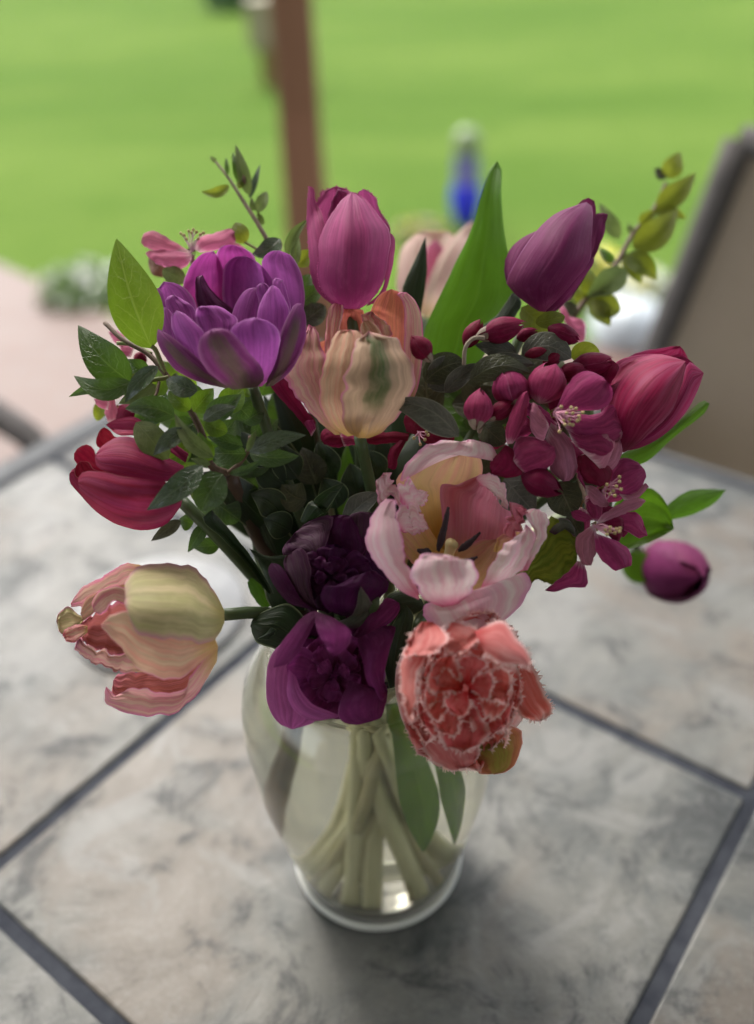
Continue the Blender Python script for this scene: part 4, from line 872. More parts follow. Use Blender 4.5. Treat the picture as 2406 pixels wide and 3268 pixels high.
petal(B, [(500, 505), (455, 475), (540, 425), (570, 310), (580, 282), (600, 310), (658, 410), (620, 470), (560, 505)], GREYGREEN, 0.85, tip=4, bulge=0.1)
stem(T, 8, (450, 330), 0.495, 250, mat=STEM, bang=20)

# violet tulip below it
T = tulip('violet purple double tulip hanging over the vase rim, below the dark one')
B = Bloom(T, 8, (420, 690), (350, 340), 0, 0.474, 0.038, gap=0.0017, lay0=-0.012)
petal(B, [(300, 420), (220, 600), (200, 850), (300, 960), (460, 985), (640, 940), (720, 700), (700, 500), (560, 430)], LOWPUR, -0.8, tip=4, bulge=-0.1)
for r_, n_ in ((250, 6), (175, 5), (100, 3)):
    for i in range(n_):
        fan(B, (440, 750), 360 * i / n_ + r_, r_ * (0.9 + 0.2 * random.random()), (0.9, 0.9, 0), LOWPUR, 0.0, half=36, rip=0.2, bulge=0.0, tipz=-0.2, lay=-0.002 + (250 - r_) * 0.00004 + i * 0.0004)
petal(B, [(240, 520), (110, 640), (80, 800), (92, 910), (145, 1003), (222, 1037), (345, 990), (300, 900), (250, 700)], LOWPINK, -0.1, tip=5, bulge=0.18)
petal(B, [(540, 540), (600, 460), (680, 380), (722, 344), (782, 370), (786, 412), (742, 470), (650, 545), (630, 650), (560, 660)], LOWPUR, -0.1, tip=4, rip=0.1)
petal(B, [(340, 700), (300, 850), (240, 930), (192, 860), (200, 800), (250, 720), (330, 620)], LOWPUR, -0.1, tip=3)
petal(B, [(280, 560), (240, 700), (225, 800), (320, 905), (450, 985), (450, 900), (495, 760), (490, 650), (400, 560)], LOWPUR, -0.35, tip=4, bulge=-0.15)
petal(B, [(560, 600), (500, 700), (458, 840), (462, 915), (540, 865), (620, 880), (645, 800), (620, 660)], LOWPUR, 0.0, tip=3, rip=0.1)
petal(B, [(200, 720), (190, 830), (205, 900), (250, 955), (330, 992), (440, 978), (470, 965), (350, 915), (270, 840), (240, 760)], LOWPINK, 0.3, tip=5, bulge=0.2)
petal(B, [(520, 780), (470, 900), (462, 970), (500, 1005), (560, 1013), (640, 995), (692, 965), (722, 830), (660, 820)], LOWPUR, 0.35, tip=5, bulge=0.15)
petal(B, [(560, 560), (590, 680), (620, 800), (690, 905), (722, 830), (702, 760), (735, 610), (765, 500), (700, 490)], LOWPUR, 0.4, tip=4, rip=0.15)
petal(B, [(360, 430), (260, 620), (200, 690), (118, 712), (150, 600), (200, 530), (280, 440), (340, 410)], LOWPUR, 0.55, tip=3, bulge=0.12)
petal(B, [(340, 412), (345, 500), (390, 590), (430, 655), (480, 635), (525, 570), (520, 510), (440, 450)], LOWPUR, 0.7, tip=3, rip=0.08)
stem(T, 8, (440, 470), 0.49, 265, mat=STEM, bang=100, br=0.5)

# coral fringed tulip
T = tulip('coral fringed double tulip with white frilled edges below the pink parrot tulip', 'fringed_tulip')
B = Bloom(T, 8, (1160, 860), (420, 420), 20, 0.463, 0.045, gap=0.0011, lay0=-0.016)
FR = dict(fringe=0.0026, jag=9, rip=0.32, bulge=0.03, tipz=-0.22, ridge=0.02)
petal(B, [(1000, 560), (860, 700), (830, 950), (1000, 1150), (1250, 1150), (1450, 950), (1440, 700), (1250, 560)], CORAL, -0.8, tip=3, bulge=-0.1)
petal(B, [(1350, 560), (1460, 640), (1500, 735), (1545, 830), (1583, 948), (1530, 992), (1465, 980), (1380, 900), (1300, 700)], CORAL, -0.1, tip=5, **FR)
petal(B, [(1160, 1020), (1300, 1020), (1420, 1030), (1428, 1120), (1400, 1210), (1350, 1262), (1280, 1275), (1195, 1262), (1110, 1180)], CORAL_GREEN, 0.1, tip=6, jag=4, bulge=0.15)
petal(B, [(930, 480), (850, 540), (775, 690), (760, 800), (780, 930), (820, 1030), (930, 1190), (1010, 1240), (1000, 1100), (920, 900), (900, 700)], CORAL_OUT, 0.1, tip=6, bulge=0.15)
petal(B, [(880, 960), (900, 1120), (960, 1205), (1050, 1252), (1130, 1250), (1200, 1190), (1190, 1090), (1080, 1000)], CORAL_OUT, 0.25, tip=4, **FR)
FK = dict(fringe=0.0024, jag=8, ny=26, nx=18, ridge=0.02)
g = np.random.RandomState(12)
for r_, n_, k_, tz, bu in ((400, 8, 0.15, -0.10, -0.10), (330, 7, 0.2, -0.16, -0.10), (255, 6, 0.2, -0.20, -0.08), (175, 4, 0.15, -0.24, -0.05)):
    for i in range(n_):
        fan(B, (1135 + g.normal() * 14, 830 + g.normal() * 14), 360 * i / n_ + 20 * g.normal() + r_, r_ * (0.92 + 0.16 * g.rand()), (0.84, 1.0, 18), CORAL, k_, half=30 + 10 * g.rand(), rip=0.30, tipz=tz, bulge=bu, **FK)
petal(B, [(870, 600), (800, 680), (790, 800), (820, 960), (860, 1000), (870, 880), (880, 760), (930, 640)], CORAL_OUT, 0.45, tip=4, **FR)
petal(B, [(1060, 470), (1180, 500), (1200, 560), (1140, 620), (1060, 640), (1000, 580)], CORAL_OUT, 0.3, tip=3, **FR)
petal(B, [(960, 470), (1040, 540), (1010, 600), (930, 645), (870, 640), (800, 650), (840, 550), (900, 470)], CORAL_OUT, 0.6, tip=4, **FR)
petal(B, [(1180, 520), (1320, 465), (1400, 555), (1472, 655), (1465, 725), (1400, 690), (1320, 690), (1250, 650), (1210, 590)], CORAL_OUT, 0.6, tip=4, fringe=0.0024, jag=4)
stem(T, 8, (1080, 600), 0.48, 290, mat=STEM, bang=130)

# pink parrot tulip, wide open, with dark stamens
T = tulip('wide open pink parrot tulip with black stamens at right of centre', 'parrot_tulip')
B = Bloom(T, 5, (1240, 1180), (500, 540), 0, 0.478, 0.036, gap=0.0016, lay0=-0.012)
S6 = lambda pts: [(x + 1410.2, y) for x, y in pts]
petal(B, S6([(160, 1480), (330, 1440), (470, 1250), (500, 1105), (565, 1112), (640, 1165), (675, 1235), (702, 1300), (690, 1400), (640, 1462), (600, 1522), (520, 1530), (440, 1492), (380, 1540), (250, 1560)]), PARROT_GREEN, -0.2, tip=7, bulge=0.12, jag=10, rip=0.18, ridge=0.018, ny=34)
petal(B, S6([(500, 1200), (555, 1130), (590, 1112), (640, 1130), (676, 1185), (672, 1228), (620, 1200), (560, 1230)]), GREYGREEN, 0.0, tip=4, bulge=0.35, ridge=0.018, ny=34)
petal(B, [(1150, 1640), (960, 1400), (950, 1100), (1150, 950), (1450, 900), (1680, 1050), (1760, 1250), (1700, 1500), (1500, 1640)], PARROT_IN, -0.95, tip=4, bulge=-0.08, lay=-0.016)
petal(B, [(1240, 1420), (1100, 1200), (1000, 950), (930, 890), (985, 800), (1040, 765), (1300, 715), (1450, 695), (1490, 760), (1480, 860), (1400, 1000), (1330, 1420)], PARROT_IN, -0.85, tip=6, bulge=-0.12, ridge=0.018, ny=34)
petal(B, [(1260, 1420), (1225, 1050), (1228, 905), (1330, 898), (1440, 850), (1520, 830), (1600, 900), (1670, 1050), (1660, 1250), (1540, 1450), (1350, 1450)], PARROT_PINK, -0.7, tip=5, bulge=-0.12, rip=0.09, ridge=0.018, ny=34)
petal(B, [(1250, 1450), (1060, 1420), (960, 1290), (960, 1180), (1000, 1050), (1100, 1080), (1160, 1200), (1300, 1400)], PARROT_IN, -0.65, tip=3, bulge=-0.15, ridge=0.018, ny=34)
petal(B, [(1200, 1460), (1280, 1350), (1450, 1260), (1580, 1250), (1590, 1400), (1500, 1560), (1350, 1600), (1230, 1560)], PARROT_IN, -0.6, tip=3, bulge=-0.15, ridge=0.018, ny=34)
petal(B, [(1060, 820), (975, 880), (962, 860), (985, 790), (1030, 720), (1130, 650), (1250, 613), (1330, 625), (1400, 608), (1520, 638), (1580, 698), (1602, 748), (1530, 738), (1440, 698), (1280, 722), (1130, 752)], PARROT_PALE, -0.55, tip=8, bulge=0.25, jag=6, ridge=0.018, ny=34)
petal(B, [(980, 1080), (880, 960), (825, 1030), (803, 985), (798, 890), (852, 823), (882, 832), (905, 880), (955, 925), (1010, 1010)], PARROT, -0.3, tip=5, jag=11, rip=0.36, roll=-0.2, ridge=0.018, ny=34)
petal(B, [(960, 1010), (955, 905), (1022, 868), (1042, 908), (1142, 945), (1122, 1000), (1062, 1062), (1010, 1060)], PARROT_PALE, -0.1, tip=4, jag=11, roll=-0.2, ridge=0.018, ny=34)
petal(B, [(940, 1180), (935, 1110), (972, 1050), (1052, 1048), (1102, 1100), (1142, 1182), (1062, 1212), (980, 1210)], PARROT_PALE, 0.0, tip=5, jag=11, roll=-0.2, ridge=0.018, ny=34)
petal(B, S6([(60, 900), (40, 850), (100, 828), (155, 838), (212, 890), (232, 960), (242, 1062), (200, 1032), (150, 960), (100, 920)]), PARROT_PALE, -0.2, tip=6, jag=10, roll=-0.25, ridge=0.018, ny=34)
petal(B, S6([(150, 1330), (200, 1160), (270, 1085), (258, 1022), (300, 1013), (345, 1050), (365, 1115), (310, 1180), (300, 1250), (230, 1350)]), PARROT_PINK, -0.1, tip=5, jag=17, rip=0.45, ridge=0.018, ny=34)
petal(B, S6([(320, 1460), (390, 1300), (415, 1220), (385, 1150), (345, 1085), (375, 1060), (440, 1058), (490, 1090), (502, 1150), (482, 1250), (420, 1350), (370, 1450)]), PARROT_PALE, 0.0, tip=6, jag=6, bulge=0.2, ridge=0.018, ny=34)
petal(B, S6([(60, 1600), (90, 1500), (170, 1350), (270, 1255), (335, 1195), (355, 1153), (395, 1180), (423, 1230), (402, 1330), (340, 1440), (240, 1520), (150, 1600)]), PARROT_PALE, 0.45, tip=5, jag=8, bulge=0.2, rip=0.11, ridge=0.018, ny=34)
petal(B, [(1080, 1640), (950, 1570), (830, 1450), (745, 1290), (742, 1180), (785, 1065), (860, 1000), (930, 995), (935, 1080), (962, 1180), (972, 1260), (992, 1380), (1025, 1430), (1080, 1600)], PARROT, 0.5, tip=7, jag=8, bulge=0.2, rip=0.11, ridge=0.018, ny=34)
petal(B, [(1230, 1690), (1090, 1620), (1030, 1500), (1040, 1410), (1110, 1342), (1200, 1342), (1285, 1372), (1335, 1368), (1352, 1435), (1400, 1378), (1442, 1432), (1462, 1505), (1420, 1590), (1330, 1670)], PARROT_PALE, 0.7, tip=6, jag=10, bulge=0.16, rip=0.11, ridge=0.018, ny=34)
B.z = 8
petal(B, [(1060, 400), (1000, 405), (930, 372), (905, 400), (930, 470), (1000, 530), (1090, 553), (1200, 540), (1320, 478), (1420, 388), (1472, 290), (1453, 213), (1350, 248), (1320, 292), (1240, 315), (1150, 350)], PARROT_PALE, 0.65, tip=7, jag=6, bulge=0.16, lay=B.lay - 0.004, nx=16, ridge=0.018, ny=34)
def anther(base, tip, w, D):
    p = zp(5, [base, tip]); a = unproj(*p[0], D); b = unproj(*p[1], D - 0.006); r_ = w / 2.0146 / FOC * D / 2; m = a * .6 + b * .4 + np.array([0, -.001, 0])
    V, F, UV = tube_geo([a, a * .85 + m * .15, m, b * .9 + m * .1, b], [r_ * .5, r_ * 1.25, r_, r_ * .72, r_ * .4], 8, 16); g = np.random.RandomState(3); V = V + g.normal(size=V.shape) * r_ * 0.08
    link_mesh('stamen', V, F, BLACK, T, UV)
anther((1205, 1325), (1272, 1045), 42, 0.478); anther((1335, 1325), (1475, 1208), 40, 0.478); anther((1150, 1335), (1075, 1320), 52, 0.478); anther((1330, 1410), (1455, 1365), 42, 0.474)
p = zp(5, [(1260, 1400), (1290, 1290)]); V, F, UV = tube_geo([unproj(*p[0], 0.49), unproj(*p[1], 0.482), unproj(*(p[1] + np.array([4, -6])), 0.481)], [0.003, 0.0026, 0.0036], 8, 12); link_mesh('pistil', V, F, PISTIL, T, UV)
stem(T, 5, (1260, 1500), 0.53, 320, mat=STEM, bang=150)

# blurred purple bud at right
T = tulip('small purple tulip bud out of focus hanging low at the right edge')
p = zp(6, [(1150, 1420), (1400, 1480)]); b_ = unproj(*p[0], 0.70); t_ = unproj(*p[1], 0.65)
for i in range(3):
    V, F, UV = cup_geo(b_, b_ + (t_ - b_) * 1.35, 0.0215, 1, turn=i * 2.094 + 0.4, spread=0.42 * 3.1 / 3, seed=40 + i, prof=[(0, .2), (.12, .7), (.35, 1), (.6, 1.0), (.85, .6), (1, .05)]); link_mesh('petal', V, F, MAUVE, T, UV)
for i in range(3):
    V, F, UV = cup_geo(b_, b_ + (t_ - b_) * 1.25, 0.020, 1, turn=i * 2.094 + 1.45, spread=0.42, seed=45 + i, prof=[(0, .2), (.12, .7), (.35, 1), (.6, 1.0), (.85, .6), (1, .05)]); link_mesh('petal', V, F, MAUVE, T, UV)
leaf(T, 6, (1010, 1330), (1200, 1480), 210, 0.67, TULIP_LEAF, arch=0.1, prof='round', bend=0.12)
stem(T, 6, (1150, 1420), 0.70, 0, mat=STEM, via=[(6, 700, 1050, 0.60), (6, 960, 1180, 0.66)])

# ------------------------------------------------------------------ crabapple branch, right
GC = 'flowering branches in the bouquet'
T = thing('crabapple_branch', 'crabapple branch with magenta flowers and buds on the right side', 'flower branch', tuple(VB + np.array([0, 0, 0.016])), GC)
stem(T, 6, (620, 560), 0.535, 340, mat=STEM_THIN, r=0.0028, bang=200, via=[(5, 1500, 1250, 0.56)])
twig(T, 6, [(620, 560), (540, 420), (300, 250), (100, 100)], [0.535, 0.51, 0.50, 0.505], 0.0016, TWIG, 'twig')
twig(T, 6, [(620, 560), (700, 850), (760, 1100), (700, 1350)], [0.535, 0.52, 0.51, 0.51], 0.0014, TWIG, 'twig')
# grey leaves behind the buds
def L5(*a, **k): return leaf(T, 5, *a, **k)
leaf(T, 2, (1140, 1640), (1370, 1470), 230, 0.492, LEAF_GREY, prof='round', fold=0.1, tilt=0.1)
L5((1120, 240), (1370, 110), 200, 0.490, LEAF_OLIVE, prof='round', fold=0.05, bend=-0.1)
L5((1250, 310), (1500, 120), 120, 0.486, LEAF_GREY, fold=0.1, bend=-0.08)
L5((1340, 590), (862, 365), 190, 0.474, LEAF_GREY, fold=0.12, asym=0.3, bend=0.14, tilt=-0.1, arch=0.08)
leaf(T, 3, (300, 1420), (30, 1370), 130, 0.492, LEAF_GREY, fold=0.1)
leaf(T, 3, (330, 1430), (650, 1460), 190, 0.488, LEAF_GREY, prof='round', fold=-0.1, bend=-0.2)
leaf(T, 3, (60, 1560), (420, 1500), 150, 0.484, LEAF_GREY, prof='ovate', fold=-0.15, bend=-0.12)
leaf(T, 3, (0, 1600), (400, 1560), 170, 0.480, LEAF_OLIVE, prof='ovate', fold=-0.15, bend=-0.18)
leaf(T, 3, (650, 1455), (835, 1450), 150, 0.50, LEAF_SPRIG, prof='round', fold=0.1, bend=-0.15)
leaf(T, 3, (420, 1230), (612, 1190), 110, 0.497, LEAF_SPRIG, prof='round', fold=0.1)
leaf(T, 3, (330, 1130), (520, 1300), 170, 0.515, LEAF_SPRIG, prof='round', fold=0.1)
leaf(T, 6, (60, 500), (220, 640), 170, 0.492, LEAF_OLIVE, prof='round', fold=0.1)
leaf(T, 6, (560, 880), (660, 1100), 230, 0.490, LEAF_OLIVE, prof='round', fold=0.1)
leaf(T, 6, (220, 860), (420, 1090), 260, 0.492, LEAF_GREY, prof='ovate', fold=0.1)
leaf(T, 6, (640, 1080), (720, 1260), 120, 0.492, LEAF_OLIVE, prof='ovate', fold=0.1)
twig(T, 3, [(-40, 1500), (-30, 1390), (20, 1330), (90, 1325)], [0.48, 0.478, 0.478, 0.48], 0.0011, TWIG_HAIRY, 'bud_stalk')
twig(T, 6, [(60, 560), (70, 520), (60, 500)], [0.485, 0.48, 0.478], 0.0011, TWIG_HAIRY, 'bud_stalk')
# leaves behind the flowers
for b_, t_, w_, d_ in (((640, 560), (330, 330), 300, 0.518), ((620, 540), (420, 700), 300, 0.515), ((640, 560), (620, 250), 260, 0.52), ((650, 560), (760, 330), 240, 0.518), ((640, 640), (860, 720), 260, 0.515),
                       ((640, 700), (640, 1000), 280, 0.518), ((660, 800), (880, 1120), 260, 0.515), ((560, 640), (240, 640), 260, 0.512), ((500, 420), (160, 330), 250, 0.512), ((520, 820), (200, 960), 260, 0.515), ((340, 420), (-120, 380), 260, 0.512), ((300, 500), (-80, 560), 240, 0.515), ((300, 330), (60, 120), 220, 0.51), ((420, 330), (330, 60), 240, 0.515), ((520, 300), (560, 60), 220, 0.515), ((560, 320), (800, 190), 200, 0.515), ((700, 900), (980, 880), 220, 0.518), ((300, 800), (-60, 640), 260, 0.52), ((200, 500), (-260, 200), 240, 0.52), ((100, 700), (-200, 420), 260, 0.525)):
    leaf(T, 6, b_, t_, w_, d_ + 0.02, random.choice((LEAF_OLIVE, LEAF_OLIVE, LEAF)), prof='round', fold=0.12, bend=random.uniform(-.1, .1))
# buds
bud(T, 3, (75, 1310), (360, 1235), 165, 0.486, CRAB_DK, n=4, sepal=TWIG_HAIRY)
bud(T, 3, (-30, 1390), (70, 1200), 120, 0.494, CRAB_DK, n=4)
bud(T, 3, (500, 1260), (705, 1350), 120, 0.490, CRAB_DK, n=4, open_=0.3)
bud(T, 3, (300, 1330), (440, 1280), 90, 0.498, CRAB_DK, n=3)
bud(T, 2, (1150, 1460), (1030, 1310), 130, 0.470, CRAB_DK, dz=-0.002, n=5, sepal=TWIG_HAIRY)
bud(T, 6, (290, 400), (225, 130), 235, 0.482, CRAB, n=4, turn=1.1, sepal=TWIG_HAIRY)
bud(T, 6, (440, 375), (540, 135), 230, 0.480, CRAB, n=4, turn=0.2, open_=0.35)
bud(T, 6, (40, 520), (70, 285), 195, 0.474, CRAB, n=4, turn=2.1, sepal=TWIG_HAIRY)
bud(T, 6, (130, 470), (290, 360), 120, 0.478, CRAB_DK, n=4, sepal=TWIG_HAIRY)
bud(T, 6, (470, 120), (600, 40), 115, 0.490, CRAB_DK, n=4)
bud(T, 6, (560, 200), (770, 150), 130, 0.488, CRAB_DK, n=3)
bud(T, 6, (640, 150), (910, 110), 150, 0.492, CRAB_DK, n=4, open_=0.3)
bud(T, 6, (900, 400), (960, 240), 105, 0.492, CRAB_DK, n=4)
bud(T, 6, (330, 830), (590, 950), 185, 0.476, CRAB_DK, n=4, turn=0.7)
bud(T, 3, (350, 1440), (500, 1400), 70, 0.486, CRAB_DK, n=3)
def blossom(zc, c, D, petals, stam=None, dz=-0.012, cmat=None):
    """one open flower: a small calyx that parents its petals and stamens"""
    p = zp(zc, [c])[0]; C0 = unproj(*p, D)
    V, F, UV = cup_geo(C0 + AXF * 0.006, C0 - AXF * 0.001, 0.0028, 5, prof=[(0, .4), (1, 1)], seed=5, nu=4, nv=4)
    o = link_mesh('blossom', V, F, cmat or PISTIL, T, UV)
    Bb = Bloom(o, zc, c, (900, 900), 0, D, 0.0, gap=0.0015, lay0=0.0)
    for q in petals:
        pts, m = q[0], q[1]; kw = q[2] if len(q) > 2 else {}
        kw = dict(kw); kw.setdefault('bulge', 0.24); kw.setdefault('rip', 0.16); kw.setdefault('jag', 3)
        petal(Bb, pts, m, 0.0, ny=14, nx=10, **kw)
    if stam: stamens(o, zc, c, stam, D - Bb.lay, dz, (FILAM, ANTHER))
    return o
# large open flower
blossom(6, (545, 440), 0.482, [
    ([(520, 500), (560, 540), (625, 585), (672, 680), (688, 800), (655, 868), (600, 880), (530, 832), (500, 720), (488, 600)], CRAB_PALE, dict(tip=6)),
    ([(650, 620), (760, 570), (860, 560), (925, 640), (975, 600), (985, 540), (950, 450), (930, 640), (860, 800), (800, 760)], CRAB_PALE, dict(tip=4)),
    ([(560, 480), (700, 470), (850, 430), (905, 385), (940, 420), (985, 530), (955, 605), (880, 620), (740, 560)], CRAB, dict(tip=5)),
    ([(560, 470), (650, 440), (800, 455), (900, 380), (938, 412), (945, 480), (895, 560), (760, 592), (640, 570)], CRAB, dict(tip=4)),
    ([(620, 540), (690, 580), (760, 582), (860, 570), (922, 640), (905, 690), (850, 716), (765, 690), (680, 655)], CRAB, dict(tip=5)),
    ([(500, 500), (440, 402), (402, 375), (384, 440), (388, 530), (420, 592), (472, 617), (492, 570), (510, 530)], CRAB_PALE, dict(tip=3)),
    ([(545, 440), (580, 350), (625, 255), (700, 182), (770, 168), (862, 212), (917, 290), (912, 352), (850, 412), (700, 425), (590, 450)], CRAB, dict(tip=5)),
], [(725, 437), (700, 460), (690, 490), (660, 515), (640, 510), (610, 515), (680, 412), (650, 405), (575, 560), (620, 440), (660, 440), (640, 480), (600, 490), (585, 400), (700, 480)])
blossom(6, (250, 720), 0.478, [
    ([(230, 640), (330, 720), (330, 830), (240, 855), (130, 830), (130, 760), (190, 690)], CRAB_DK, dict(tip=4)),
    ([(262, 720), (300, 600), (360, 585), (450, 600), (545, 660), (545, 740), (470, 810), (400, 838), (320, 810)], CRAB, dict(tip=4)),
    ([(238, 640), (224, 560), (260, 440), (335, 310), (372, 298), (378, 380), (345, 520), (275, 635)], CRAB, dict(tip=4, bulge=0.3)),
])
# second flower, half hidden
blossom(6, (850, 940), 0.488, [
    ([(900, 880), (920, 770), (980, 732), (1060, 745), (1120, 800), (1130, 860), (1080, 940), (1000, 975), (900, 960)], CRAB, dict(tip=4)),
    ([(960, 960), (1050, 960), (1120, 890), (1150, 915), (1080, 985), (990, 1000)], CRAB_PALE, dict(tip=3)),
    ([(700, 720), (760, 690), (860, 700), (910, 600), (965, 610), (978, 680), (950, 770), (880, 815), (800, 790)], CRAB_PALE, dict(tip=4)),
    ([(690, 720), (690, 820), (740, 880), (840, 915), (900, 880), (910, 800), (860, 760), (780, 690)], CRAB_DK, dict(tip=3)),
    ([(720, 900), (690, 850), (700, 800), (740, 900), (760, 960)], CRAB, dict(tip=2)),
    ([(740, 905), (800, 910), (860, 970), (900, 1025), (860, 1045), (790, 1020), (750, 960)], CRAB_PALE, dict(tip=3)),
], [(960, 880), (940, 910), (970, 930), (920, 940), (900, 960), (960, 850), (930, 970), (880, 900)])
# third flower, seen from below
blossom(6, (800, 1170), 0.486, [
    ([(910, 1120), (1000, 1080), (1090, 1090), (1142, 1230), (1080, 1240), (1000, 1200), (930, 1180)], CRAB, dict(tip=3)),
    ([(790, 1130), (745, 1040), (770, 990), (820, 1010), (850, 1060), (830, 1140)], CRAB, dict(tip=2)),
    ([(810, 1150), (900, 1110), (980, 1110), (990, 1200), (950, 1270), (880, 1220)], CRAB_DK, dict(tip=3)),
    ([(780, 1130), (720, 1140), (660, 1110), (648, 1075), (700, 1060), (760, 1090), (800, 1130)], CRAB, dict(tip=3)),
    ([(690, 1390), (640, 1450), (600, 1480), (480, 1580), (540, 1590), (640, 1560), (740, 1555), (755, 1480), (730, 1400)], CRAB, dict(tip=3, rip=0.2)),
    ([(800, 1150), (690, 1230), (685, 1330), (720, 1410), (780, 1418), (812, 1330), (812, 1200)], CRAB_PALE, dict(tip=4)),
    ([(800, 1210), (810, 1330), (860, 1400), (930, 1452), (990, 1430), (1042, 1415), (1030, 1330), (960, 1270), (860, 1230)], CRAB, dict(tip=4)),
    ([(810, 1155), (850, 1090), (900, 1060), (1000, 1000), (1095, 984), (1132, 1005), (1080, 1052), (960, 1100), (860, 1140)], CRAB_PALE, dict(tip=5)),
], [(965, 1180), (960, 1200), (930, 1210), (900, 1200), (880, 1220), (940, 1185), (900, 1175), (870, 1190)])
# more flowers crowded behind
blossom(6, (560, 560), 0.497, [
    ([(560, 560), (430, 500), (330, 420), (350, 360), (460, 400), (560, 500)], CRAB, dict(tip=3)),
    ([(560, 580), (440, 640), (380, 740), (450, 800), (560, 760), (620, 640)], CRAB, dict(tip=3)),
    ([(600, 560), (700, 660), (800, 740), (760, 860), (650, 800), (560, 640)], CRAB, dict(tip=3)),
    ([(580, 520), (640, 380), (620, 260), (540, 240), (500, 340), (530, 480)], CRAB_DK, dict(tip=3)),
])
blossom(6, (700, 1020), 0.500, [
    ([(700, 1010), (600, 900), (480, 860), (470, 960), (560, 1060), (680, 1060)], CRAB_DK, dict(tip=3)),
    ([(700, 1040), (620, 1140), (600, 1250), (700, 1290), (770, 1180), (760, 1070)], CRAB, dict(tip=3)),
    ([(740, 1020), (880, 1020), (990, 980), (980, 880), (860, 880), (740, 980)], CRAB, dict(tip=3)),
    ([(740, 1050), (860, 1120), (980, 1240), (1040, 1160), (960, 1060), (800, 1020)], CRAB_DK, dict(tip=3)),
])
blossom(6, (830, 300), 0.500, [
    ([(830, 320), (760, 200), (680, 130), (760, 80), (850, 140), (880, 280)], CRAB, dict(tip=3)),
    ([(850, 320), (920, 220), (960, 140), (900, 90), (830, 140), (810, 280)], CRAB_DK, dict(tip=3)),
    ([(850, 330), (960, 330), (1000, 420), (960, 500), (860, 420)], CRAB, dict(tip=3)),
])
blossom(6, (220, 560), 0.498, [
    ([(220, 560), (120, 540), (60, 600), (90, 690), (200, 660), (250, 600)], CRAB_DK, dict(tip=3)),
    ([(240, 560), (300, 480), (380, 470), (400, 560), (320, 620), (240, 600)], CRAB, dict(tip=3)),
])
bud(T, 6, (600, 1380), (520, 1500), 100, 0.494, CRAB_DK, n=4)
bud(T, 6, (420, 330), (330, 270), 110, 0.492, CRAB, n=4)
leaf(T, 5, (1150, 520), (1110, 80), 230, 0.532, LEAF_OLIVE, prof='round'); leaf(T, 5, (1440, 440), (1510, 100), 240, 0.53, LEAF_OLIVE, prof='round')
# shaded flowers under the central tulip
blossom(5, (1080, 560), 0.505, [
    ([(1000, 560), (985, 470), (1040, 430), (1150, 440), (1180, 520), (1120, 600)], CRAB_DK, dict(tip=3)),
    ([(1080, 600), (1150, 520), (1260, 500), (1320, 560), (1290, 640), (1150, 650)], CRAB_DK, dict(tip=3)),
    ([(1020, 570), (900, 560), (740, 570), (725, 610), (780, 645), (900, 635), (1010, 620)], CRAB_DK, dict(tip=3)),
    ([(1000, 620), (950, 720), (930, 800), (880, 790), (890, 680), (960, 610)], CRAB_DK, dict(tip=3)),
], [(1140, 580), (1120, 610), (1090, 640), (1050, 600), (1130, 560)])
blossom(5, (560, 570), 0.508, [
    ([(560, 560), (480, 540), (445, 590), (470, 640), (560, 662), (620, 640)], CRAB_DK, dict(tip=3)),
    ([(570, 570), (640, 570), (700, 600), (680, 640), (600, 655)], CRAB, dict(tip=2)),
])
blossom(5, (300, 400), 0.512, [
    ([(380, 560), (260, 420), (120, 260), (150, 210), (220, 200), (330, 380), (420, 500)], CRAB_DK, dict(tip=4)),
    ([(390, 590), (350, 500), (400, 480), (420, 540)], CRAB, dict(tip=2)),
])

# ------------------------------------------------------------------ pale pink blossom sprig, back left
T = thing('pink_blossom_sprig', 'rose pink blossom sprig behind the large double purple tulip', 'flower branch', tuple(VB + np.array([0, 0, 0.016])), GC)
stem(T, 1, (900, 1000), 0.545, 140, mat=STEM_THIN, r=0.0022, bang=330)
twig(T, 1, [(900, 1000), (880, 880), (870, 790)], [0.545, 0.54, 0.535], 0.0014, TWIG_HAIRY, 'flower_stalk')
blossom(1, (868, 770), 0.535, [
    ([(890, 760), (900, 690), (1000, 655), (1110, 622), (1145, 640), (1145, 735), (1040, 760), (930, 780)], ROSE, dict(tip=4)),
    ([(1050, 740), (1140, 715), (1240, 770), (1280, 810), (1180, 830), (1060, 790)], ROSE, dict(tip=3)),
    ([(865, 775), (750, 705), (640, 640), (560, 655), (544, 712), (590, 752), (760, 775)], ROSE, dict(tip=4)),
    ([(870, 780), (720, 762), (590, 765), (582, 800), (640, 850), (760, 888), (830, 870), (870, 820)], ROSE, dict(tip=4)),
], [(800, 655), (820, 665), (850, 640), (870, 650), (900, 645), (925, 660), (945, 650), (880, 630), (835, 690), (910, 690)], dz=-0.004, cmat=TWIG_HAIRY)
for o in list(bpy.data.objects):
    if o.name.startswith('stamens') and o.parent and o.parent.parent == T: o.data.materials[0] = FILAM_W
blossom(1, (440, 1370), 0.535, [
    ([(470, 1440), (380, 1360), (335, 1290), (380, 1275), (440, 1320), (490, 1420)], ROSE, dict(tip=2)),
    ([(480, 1450), (400, 1440), (420, 1370), (500, 1390)], ROSE, dict(tip=2)),
])
blossom(4, (390, 420), 0.525, [
    ([(330, 500), (310, 420), (330, 340), (370, 340), (390, 420), (380, 500)], ROSE, dict(tip=3)),
    ([(380, 500), (400, 400), (470, 380), (520, 460), (480, 520)], CRAB_DK, dict(tip=3)),
    ([(330, 420), (270, 400), (240, 350), (300, 330), (340, 370)], ROSE, dict(tip=2)),
])
bud(T, 1, (500, 1440), (580, 1480), 90, 0.53, CRAB_DK, n=3)
leaf(T, 1, (720, 930), (590, 820), 150, 0.55, LEAF_BROWN, prof='round', bend=0.1)
